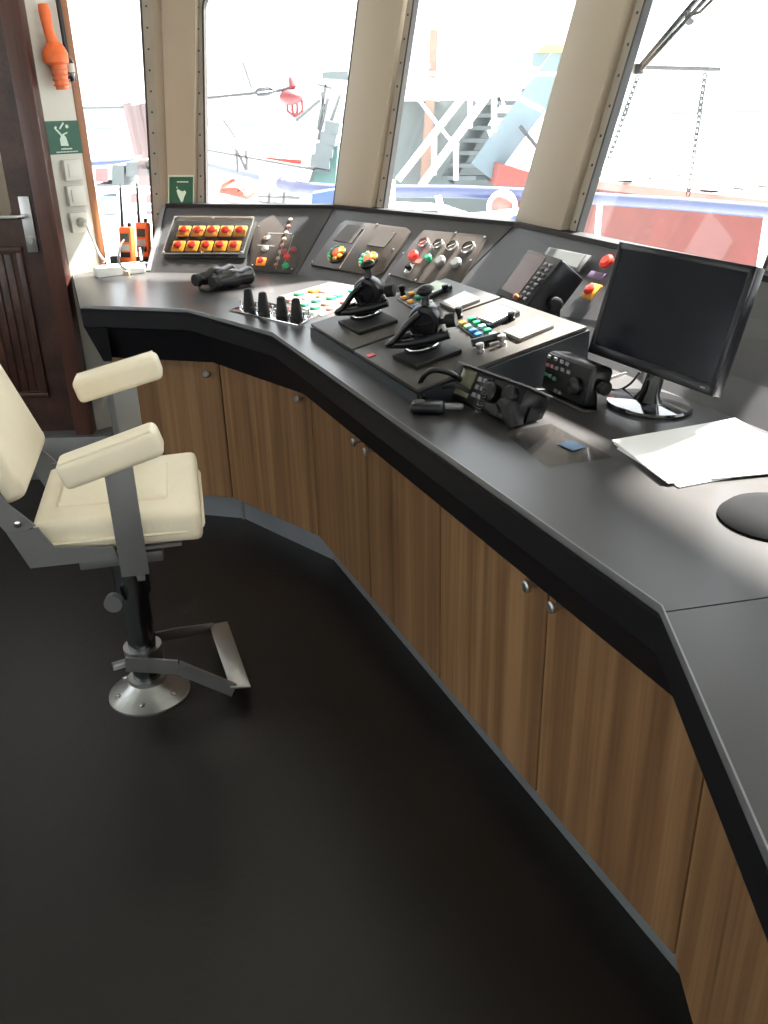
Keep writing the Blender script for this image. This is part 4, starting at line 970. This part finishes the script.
# skirt plates
for s_ in (-1, 1):
    b = B(); y = s_*.215
    b.prism([(-.198, y, .540), (.001, y, .538), (-.006, y, .571), (-.136, y, .585), (-.163, y, .640), (-.232, y, .634)], (0, -s_*.006, 0)); b.make('side_plate', M_ALU, ch)
b = B(); b.box((-.01, 0, .550), (.32, .40, .008)); b.make('seat_pan', M_ALU, ch)
# backrest
rec = R(20); bd_ = Vector((-math.sin(rec), 0, math.cos(rec))); bn = Vector((math.cos(rec), 0, math.sin(rec)))
o_ = Vector((-.215, 0, .685))
Mb = Matrix((bd_, Vector((0, 1, 0)), bn)).transposed()    # columns: along back, across, normal
Mb = Matrix(((bd_.x, 0, bn.x), (bd_.y, 1, bn.y), (bd_.z, 0, bn.z)))
b = B(); b.box((0, 0, 0), (.56, .40, .070), bev=.025, seg=4)
bmesh.ops.transform(b.bm, matrix=Matrix.Translation(o_+bd_*.29+bn*.015) @ Mb.to_4x4(), verts=b.bm.verts[:]); bk = b.make('backrest', M_LEATHER, ch, smooth=60)
b = B(); b.box((0, 0, 0), (.52, .40, .008)); bmesh.ops.transform(b.bm, matrix=Matrix.Translation(o_+bd_*.26-bn*.036) @ Mb.to_4x4(), verts=b.bm.verts[:]); b.make('back_plate', M_ALU, ch)
for s_ in (-1, 1):
    b = B(); y = s_*.212
    A_ = [(-.13, .535), (-.25, .50), (-.265, .53)]
    p1 = o_+bd_*.40-bn*.045; p2 = o_+bd_*.40-bn*.005; p3 = o_+bd_*.02+bn*.005
    b.prism([(-.168, y, .645), (-.228, y, .625), (-.262, y, .69), (p1.x, y, p1.z), (p2.x, y, p2.z), (p3.x, y, p3.z)], (0, -s_*.006, 0)); br_ = b.make('back_bracket', M_ALU, ch)
    b = B(); b.lathe([(.008, 0), (.008, .004), (.004, .006)], (-.205, y, .655), (0, s_, 0), 12); b.make('bolt', M_CHROME, br_)
# armrests
for s_, nm in ((-1, 'armrest'), (1, 'armrest')):
    y = s_*.24; tl = R(16 if s_ < 0 else 13)
    b = B(); b.box((0, 0, 0), (.232, .082, .066), Matrix.Rotation(-tl, 3, 'Y'), bev=.016, seg=3)
    ar = b.make(nm, M_LEATHER, ch, smooth=60, loc=(.025, y, .808 if s_ < 0 else .856))
    b = B(); b.tube([(-.106, s_*.033, .031), (.106, s_*.033, .031)], .003, 6); b.make('piping', M_LEATHER, ar); C.objects[-1].rotation_euler = (0, -tl, 0)
    b = B(); b.beam((.036, s_*.235, .50), (.036, y, .80 if s_ < 0 else .84), .009, .064, up=(1, 0, 0), bev=.001); b.make('arm_support', M_ALU, ch)
    b = B(); b.box((.036, s_*.16, .515), (.05, .15, .008)); b.make('support_bracket', M_ALU, ch)

# ================================================================== OUTSIDE
def rod(name, pts, r, m, label, cat, group=None, sub=None):
    P = [Vector(p) for p in pts]; o0 = P[0].copy(); b = B(); b.tube([p-o0 for p in P], r, 8); o = b.make(name, m, loc=o0)
    return tag(o, label, cat, group) if label else o
b = B(); b.box((0, 250, -3.5), (1400, 700, .2)); o = b.make('harbour_water', M_SEA); tag(o, 'pale harbour water beyond the windows', 'water', kind='stuff')
b = B(); pts = [(-260+i*20, 330, -3.3) for i in range(30)]
b.prism([(-300, 340, -3.4), (300, 340, -3.4), (300, 340, 1), (60, 340, 1), (-10, 340, 1.5), (-50, 340, 2), (-56, 340, 8), (-72, 340, 7), (-80, 340, 4), (-300, 340, 2)], (0, 40, 0)); tag(b.make('far_shore', M_LAND), 'low hazy shore on the horizon', 'shore')
# own ship foredeck
RZ = .60
rq_ = [at(*q, RZ) for q in ((207, 165), (255, 177), (300, 188), (388, 191), (525, 194), (600, 199), (680, 204), (770, 211.5), (860, 222))]
b = B(); b.prism([(q.x, q.y, -.9) for q in rq_] + [(1.9, 1.2, -.9), (1.5, 3.2, -.9), (.9, 4.1, -.9), (-.1, 4.6, -.9), (-1.8, 4.7, -.9), (-3.6, 6, -.9)], (0, 0, -.12)); tag(b.make('foredeck', M_DECK), 'pale grey foredeck of the own ship below the windows', 'deck')
# own bow railing
RZ = .60
rp = [at(85, 163, RZ), at(150, 159, RZ), at(207, 165, RZ), at(255, 177, RZ), at(300, 188, RZ), at(335, 190.5, RZ), at(388, 191, RZ), at(455, 191.5, RZ), at(525, 194, RZ), at(600, 199, RZ), at(680, 204, RZ), at(770, 211.5, RZ), at(860, 222, RZ)]
rail = thing('bow_railing', 'blue tubular bow railing curving past all windows', 'railing', (rp[0].x, rp[0].y, -.9)); ro = Vector((rp[0].x, rp[0].y, -.9))
b = B(); rr = [.045+.004*0]*len(rp)
b.tube([p-ro for p in rp], [.07, .07, .085, .085, .08, .075, .07, .07, .065, .06, .06, .06, .06], 12); b.make('top_rail', M_RAILBLUE, rail)
b = B(); b.tube([p-ro-Vector((0, 0, .85)) for p in rp], .02, 8); b.make('lower_rail', M_SHIPW, rail)
for k in (1, 3, 5, 6, 8, 9, 11):
    p = rp[k]; b = B(); b.cyl((p.x-ro.x, p.y-ro.y, 0), (p.x-ro.x, p.y-ro.y, p.z+.9), .030 if k != 11 else .045, seg=12); b.make('stanchion', M_SHIPW, rail)
# ladder-like white frames in front of windows 3
# --- neighbouring vessel: grey deckhouse with big stairs (window 3)
YS = 13.0
def P(px, py, Y=YS): return far(px, py, Y)
ship = thing('neighbour_vessel', 'pale grey working vessel with stairs and gantry moored beyond the third window', 'ship', P(440, 210))
so = P(440, 210)
def sp(name, b, m): return b.make(name, m, ship)
b = B(); b.prism([P(385, 240, 14)-so, P(530, 240, 14)-so, P(475, 100, 14)-so, P(385, 100, 14)-so], (0, 4, 0)); sp('deckhouse', b, M_SHIPG)
b = B(); b.prism([P(395, 101, 13.8)-so, P(440, 101, 13.8)-so, P(440, 76, 13.8)-so, P(395, 76, 13.8)-so], (0, 3, 0)); sp('upper_house', b, M_SHIPW)
b = B(); b.beam(P(432, 78)-so, P(434, 30)-so, .10, .10); sp('vent_post', b, M_BUFF)
b = B(); b.beam(P(424, 190, 13.6)-so, P(430, 100, 13.6)-so, .20, .12); sp('buff_pillar', b, M_BUFF)
b = B(); b.beam(P(445, 82, 12.8)-so, P(566, 82, 12.8)-so, .25, .35); sp('platform', b, M_SHIPW)
b = B(); b.prism([P(463, 80, 13.2)-so, P(500, 80, 13.2)-so, P(495, 72, 13.2)-so, P(463, 72, 13.2)-so], (0, .2, 0)); sp('dark_recess', b, mat('ship_dark_grey', (.10, .12, .13), .7))  # dark grey slab just above the platform
b = B(); b.prism([P(530, 68, 14)-so, P(568, 68, 14)-so, P(568, 52, 14)-so, P(532, 52, 14)-so], (0, 2, 0)); sp('bridge_block', b, M_SHIPLB)
b = B(); b.prism([P(538, 52, 13.9)-so, P(570, 52, 13.9)-so, P(570, 44, 13.9)-so, P(545, 44, 13.9)-so], (0, 2, 0)); sp('yellow_band', b, mat('ship_yellow', (.70, .50, .12), .5))
# stairs: two stringers, treads
s0, s1 = P(478, 168, 12.6), P(545, 92, 12.6); t0_, t1_ = P(440, 190, 13.4), P(503, 88, 13.4)
b = B(); b.beam(P(482, 172, 12.6)-so, P(562, 62, 12.6)-so, .12, .36); sp('stringer', b, M_SHIPLB)
b = B(); b.beam(P(447, 180, 13.5)-so, P(507, 78, 13.5)-so, .08, .20); sp('stringer', b, M_SHIPG)
for k in range(9):
    f = k/9; a = P(443+f*62, 190-f*112, 13.5); c = P(478+f*64, 190-f*112, 12.65)
    b = B(); b.beam(a-so, c-so, .30, .05); sp('tread', b, mat('tread_grey', (.08, .10, .11), .6))
def wrod(a, c, r=.035, Y0=12.2, Y1=None, nm='white_rail'):
    b = B(); b.cyl(P(*a, Y0)-so, P(*c, Y1 or Y0)-so, r, seg=8); return sp(nm, b, M_SHIPW)
for a, c, r in (((398, 180), (462, 98), .045), ((421, 186), (490, 92), .05), ((415, 95), (450, 140), .02), ((434, 135), (434, 175), .035), ((456, 140), (456, 180), .035), ((470, 95), (470, 128), .03), ((494, 90), (494, 132), .035), ((388, 74), (566, 74), .02), ((500, 88), (542, 110), .03), ((530, 50), (530, 75), .03), ((500, 92), (506, 112), .015), ((392, 66), (430, 66), .02), ((475, 72), (490, 55), .012)):
    wrod(a, c, r)
b = B(); b.cyl(P(520, 126, 12.4)-so, P(541, 152, 12.4)-so, .025, seg=8); sp('stay_wire', b, M_STEELW)
b = B(); b.prism([P(496, 186, 12)-so, P(536, 186, 12)-so, P(545, 176, 12)-so, P(500, 164, 12)-so], (0, 1, 0)); sp('red_hull_block', b, M_SHIPR)
b = B(); b.prism([P(440, 226, 10)-so, P(530, 232, 10)-so, P(530, 213, 10)-so, P(462, 219, 10)-so], (0, .5, 0)); sp('blue_hull', b, M_SHIPBLUE)
for a, c in (((388, 205), (440, 207)), ((440, 207), (470, 217)), ((470, 217), (530, 210)), ((392, 180), (392, 208)), ((438, 196), (442, 214)), ((403, 205), (403, 222)), ((418, 205), (418, 222))):
    wrod(a, c, .035, 9.9)
b = B(); b.torus(P(502, 206, 9.9)-so, .14, .025, (0, 1, .1)); sp('white_ring', b, M_SHIPW)
b = B(); b.sph(P(502, 205, 10.1)-so, .11, (1.1, .6, 1)); sp('brown_float', b, mat('dull_brown_float', (.20, .08, .07), .6))
# --- window 2: mooring bits, buoy cage, teal stair, lifeboat
v2 = thing('harbour_workboat', 'white workboat with teal stairs seen through the second window', 'ship', P(320, 200, 12)); vo = P(320, 200, 12)
def v(name, b, m): return b.make(name, m, v2)
b = B(); b.prism([P(308, 182, 12)-vo, P(335, 184, 12)-vo, P(338, 145, 12)-vo, P(322, 150, 12)-vo], (0, 1, 0)); v('teal_housing', b, M_SHIPTEAL)
for k in range(4):
    f = k/3; b = B(); b.beam(P(311+f*14, 160-f*34, 11.9)-vo, P(330+f*9, 163-f*34, 11.9)-vo, .25, .14); v('tread', b, M_SHIPG)
b = B(); b.prism([P(322, 78, 14)-vo, P(348, 80, 14)-vo, P(348, 71, 14)-vo, P(322, 72, 14)-vo], (0, .5, 0)); v('grey_wing', b, M_SHIPG)
b = B(); b.prism([P(258, 208, 12.5)-vo, P(305, 214, 12.5)-vo, P(300, 160, 12.5)-vo, P(260, 162, 12.5)-vo], (0, 1, 0)); v('white_house', b, M_SHIPW)
b = B(); b.beam(P(262, 159, 12.3)-vo, P(302, 162, 12.3)-vo, .05, .05); v('red_stripe', b, M_RED)
b = B(); b.prism([P(311, 205, 10.8)-vo, P(335, 206, 10.8)-vo, P(335, 190, 10.8)-vo, P(312, 194, 10.8)-vo], (0, .4, 0)); v('blue_bulwark', b, M_SHIPBLUE)
for a, c in (((243, 62), (252, 88)), ((208, 150), (330, 172)), ((236, 148), (238, 172)), ((246, 150), (247, 170)), ((318, 84), (332, 88)), ((322, 92), (324, 112)), ((328, 98), (318, 140)), ((224, 120), (236, 138)), ((310, 182), (340, 95)), ((318, 130), (326, 84)), ((296, 120), (320, 100)), ((237, 150), (246, 170)), ((258, 196), (300, 198)), ((258, 202), (300, 206)), ((270, 192), (268, 207)), ((284, 192), (283, 208))):
    b = B(); b.cyl(P(*a, 12)-vo, P(*c, 12)-vo, .02, seg=6); v('rail', b, mat('pale_grey_paint', (.10, .11, .115), .5))
b = B(); b.prism([P(*p, 11)-so*0 - P(233, 195, 11) for p in ((217, 203), (247, 205), (246, 190), (236, 185), (220, 186), (217, 192))], (0, 1.2, 0), bev=.1); tag(b.make('red_lifeboat', mat('lifeboat_red', (.24, .045, .03), .5), loc=P(233, 195, 11)), 'orange-red lifeboat low in the second window', 'lifeboat')
b = B(); b.beam(Vector((-.35, -.05, .05)), Vector((.32, -.05, -.12)), .05, .05); q_ = b.make('grab_line', M_SHIPW, [o for o in C.objects if o.name == 'red_lifeboat'][0])
# wire rope with turnbuckle ending in red cage lamp
wr = thing('turnbuckle_wire', 'thin stay wire with steel turnbuckle in the second window', 'wire', P(208, 98, 7)); w0 = P(208, 98, 7)
b = B(); b.cyl(P(205, 98, 7)-w0, P(255, 93, 7)-w0, .012, seg=6); b.cyl(P(276, 91, 7)-w0, P(290, 88, 7)-w0, .012, seg=6); b.make('wire', M_STEELW, wr)
b = B(); b.tube([P(255, 93, 7)-w0, P(258, 90, 7)-w0, P(268, 88.5, 7)-w0, P(276, 91, 7)-w0, P(268, 94, 7)-w0, P(258, 95, 7)-w0], .014, 6, closed=True); b.make('turnbuckle', M_STEELW, wr)
rl = thing('red_deck_light', 'red caged deck lamp hanging in the second window', 'lamp', P(291, 97, 7)); r0_ = P(291, 97, 7)
b = B(); b.sph((0, 0, 0), .085, (1, 1, .65)); b.make('shade', mat('lamp_red', (.17, .025, .032), .5), rl)
for px in (287, 292, 297, 302):
    b = B(); b.tube([P(px, 100, 7)-r0_, P(px+.5, 111, 7)-r0_, P(295, 117, 7)-r0_], .010, 6); b.make('cage_bar', mat('lamp_red', (.17, .025, .032)), rl)
b = B(); b.tube([(0, 0, .05), P(293, 86, 7)-r0_, P(290, 77, 7)-r0_], [.02, .03, .012], 8); b.make('hanger', mat('lamp_red', (.17, .025, .032)), rl)
# --- window 1: rigging and boats
v1 = thing('moored_trawler', 'pale cluttered fishing boat seen through the narrow left window', 'ship', P(120, 220, 16)); v10 = P(120, 220, 16)
def vv(name, b, m): return b.make(name, m, v1)
GR = mat('pale_grey_paint', (.5, .52, .53)); PKP = mat('pink_hull', (.26, .13, .13), .6)
b = B(); b.cyl(P(80, 108, 16)-v10, P(128, 107, 16)-v10, .025, seg=6); vv('boom', b, GR)
for a, c, r in (((128, 103), (140, 155), .10), ((136, 105), (147, 158), .09), ((143, 103), (149, 150), .06), ((131, 120), (150, 118), .05)):
    b = B(); b.cyl(P(*a, 16)-v10, P(*c, 16)-v10, r, seg=8); vv('derrick_leg', b, mat('dusty_rose_steel', (.19, .135, .135), .6))
for x0, y0, x1, y1, m in ((95, 168, 108, 182, PKP), (112, 165, 124, 185, GR), (126, 162, 152, 176, GR), (96, 184, 120, 189, GR), (100, 196, 116, 214, mat('soft_blue', (.22, .30, .42), .6)), (130, 195, 152, 210, PKP), (98, 215, 150, 255, M_SHIPW), (108, 170, 112, 180, mat('soft_green', (.25, .42, .33), .6)), (138, 160, 150, 200, mat('dusty_rose_steel', (.19, .135, .135)))):
    b = B(); b.prism([P(x0, y1, 16)-v10, P(x1, y1, 16)-v10, P(x1, y0, 16)-v10, P(x0, y0, 16)-v10], (0, .8, 0)); vv('deck_block', b, m)
for a, c in (((92, 190), (155, 190)), ((95, 206), (155, 207)), ((120, 190), (121, 232)), ((142, 190), (143, 225))):
    b = B(); b.cyl(P(*a, 15.5)-v10, P(*c, 15.5)-v10, .06, seg=8); vv('rail', b, M_SHIPW)
# --- window 4: red barge with white hatch covers
bg0 = at(680, 205, -.2)
hull = thing('red_barge', 'red hulled barge with pale hatch deck alongside the right window', 'ship', bg0)
def hb(name, b, m): return b.make(name, m, hull)
def D_(px, py, z): return at(px, py, z)-bg0
zz = .25
a, c = at(590, 185, zz), at(830, 214, zz)
dd = (c-a).normalized(); nn_ = Vector((-dd.y, dd.x, 0)).normalized(); nn_ = nn_ if nn_.dot(Vector((.9, .4, 0))) > 0 else -nn_
a = a-dd*4; c = c+dd*3
b = B(); b.prism([a-bg0, c-bg0, c+nn_*16-bg0, a+nn_*16-bg0], (0, 0, .12)); hb('deck_plate', b, M_SHIPW)
b = B(); b.prism([a-bg0-Vector((0, 0, 3.2)), c-bg0-Vector((0, 0, 3.2)), c-bg0-Vector((0, 0, .0)), a-bg0-Vector((0, 0, .0))], nn_*.4); hb('hull_side', b, M_SHIPR)
b = B(); b.beam(a-bg0+Vector((0, 0, .02)), c-bg0+Vector((0, 0, .02)), .12, .12); hb('rubbing_strake', b, mat('pale_red_paint', (.50, .20, .17), .6))
sl0 = None
for px, py in ((635, 166), (666, 164), (716, 158), (739, 157), (762, 156), (707, 173), (740, 171), (768, 169), (624, 181), (651, 179), (680, 176), (709, 191), (740, 189), (765, 187)):
    q_ = at(px, py, zz+.125)-bg0; ds = (at(px, py, zz)-EYE).length/20
    if sl0 is None:
        b = B(); b.box((0, 0, 0), (.30, .16, .02)); sl0 = hb('deck_slot', b, mat('slot_brown', (.014, .009, .008), .9, spec=.1)); k_ = sl0
    else:
        k_ = sl0.copy(); C.objects.link(k_); k_.parent = hull
    k_.location = q_; k_.scale = (ds, ds, 1); k_.rotation_euler = (0, 0, math.atan2(dd.y, dd.x))
# red fender panels and roll in front of hull, lower left of window 4
b = B(); b.cyl(at(583, 222, -.35), at(642, 216, -.35), .10, seg=16); tag(b.make('fender_roll', M_SHIPLB), 'pale blue-white cylindrical fender at the foot of the right window', 'fender')
b = B(); b.beam(D_(662, 224, -.2), D_(738, 214, -.2), .05, .05); hb('pale_line', b, M_SHIPW)

# --- wiper on window 4 and hanging chains
def onC(px, py, h=0): return onp(px, py, FC.O+FC.n*h, FC.n)
A_ = onC(638, 69, -.075); Bq = onC(703, -8, -.075)
wp = thing('window_wiper', 'black twin-arm wiper across the top of the right window', 'wiper', A_)
b = B(); b.beam(Vector(), Bq-A_, .010, .012); b.make('arm', M_BLACK, wp)
b = B(); b.beam(onC(641, 70, -.070)-A_, onC(712, -8, -.070)-A_, .006, .010); b.make('arm', M_BLACK, wp)
b = B(); b.tube([onC(686, 17, -.07)-A_, onC(700, 12, -.07)-A_, onC(716, -4, -.07)-A_], .004, 6); b.make('washer_hose', M_MATTE, wp)
b = B(); b.box(Vector((0, 0, 0)), (.03, .03, .03), bev=.005); b.make('pivot', M_BLACK, wp)
b = B(); b.cyl(onC(688, 13, -.08)-A_, onC(690, 22, -.08)-A_, .012, seg=8); b.make('joint', M_BLACK, wp)
def chain(top, bot, Yd, n, label):
    a, c = far(*top, Yd), far(*bot, Yd+.05); t = thing('chain', label, 'chain', a, group=None); dv = (c-a)/n; l0 = []
    for k in range(n):
        m_ = dv*(k+.5); ln = dv.length*.68; side_ = Vector((1, .45, 0)) if k % 2 else Vector((.75, -1, 0))
        side_ = (side_ - dv.normalized()*side_.dot(dv.normalized())).normalized(); dn_ = dv.normalized(); pts = []
        for j in range(10):
            th = 2*math.pi*j/10; pts.append(m_+dn_*ln*math.cos(th)+side_*ln*.55*math.sin(th))
        b = B(); b.tube(pts, dv.length*.13, 5, closed=True); b.make('link', mat('weathered_chain', (.05, .05, .055), .7, spec=.2), t)
    return t
chain((638, 76), (602, 178), 4.4, 19, 'steel chain hanging just right of the rightmost pillar')
chain((705, 74), (688, 196), 4.4, 21, 'steel chain hanging in the middle of the right window')
rod('cross_bar', [far(639, 67, 4.4), far(720, 69, 4.4)], .010, M_STEELW, 'thin horizontal bar between the two hanging chains', 'bar')
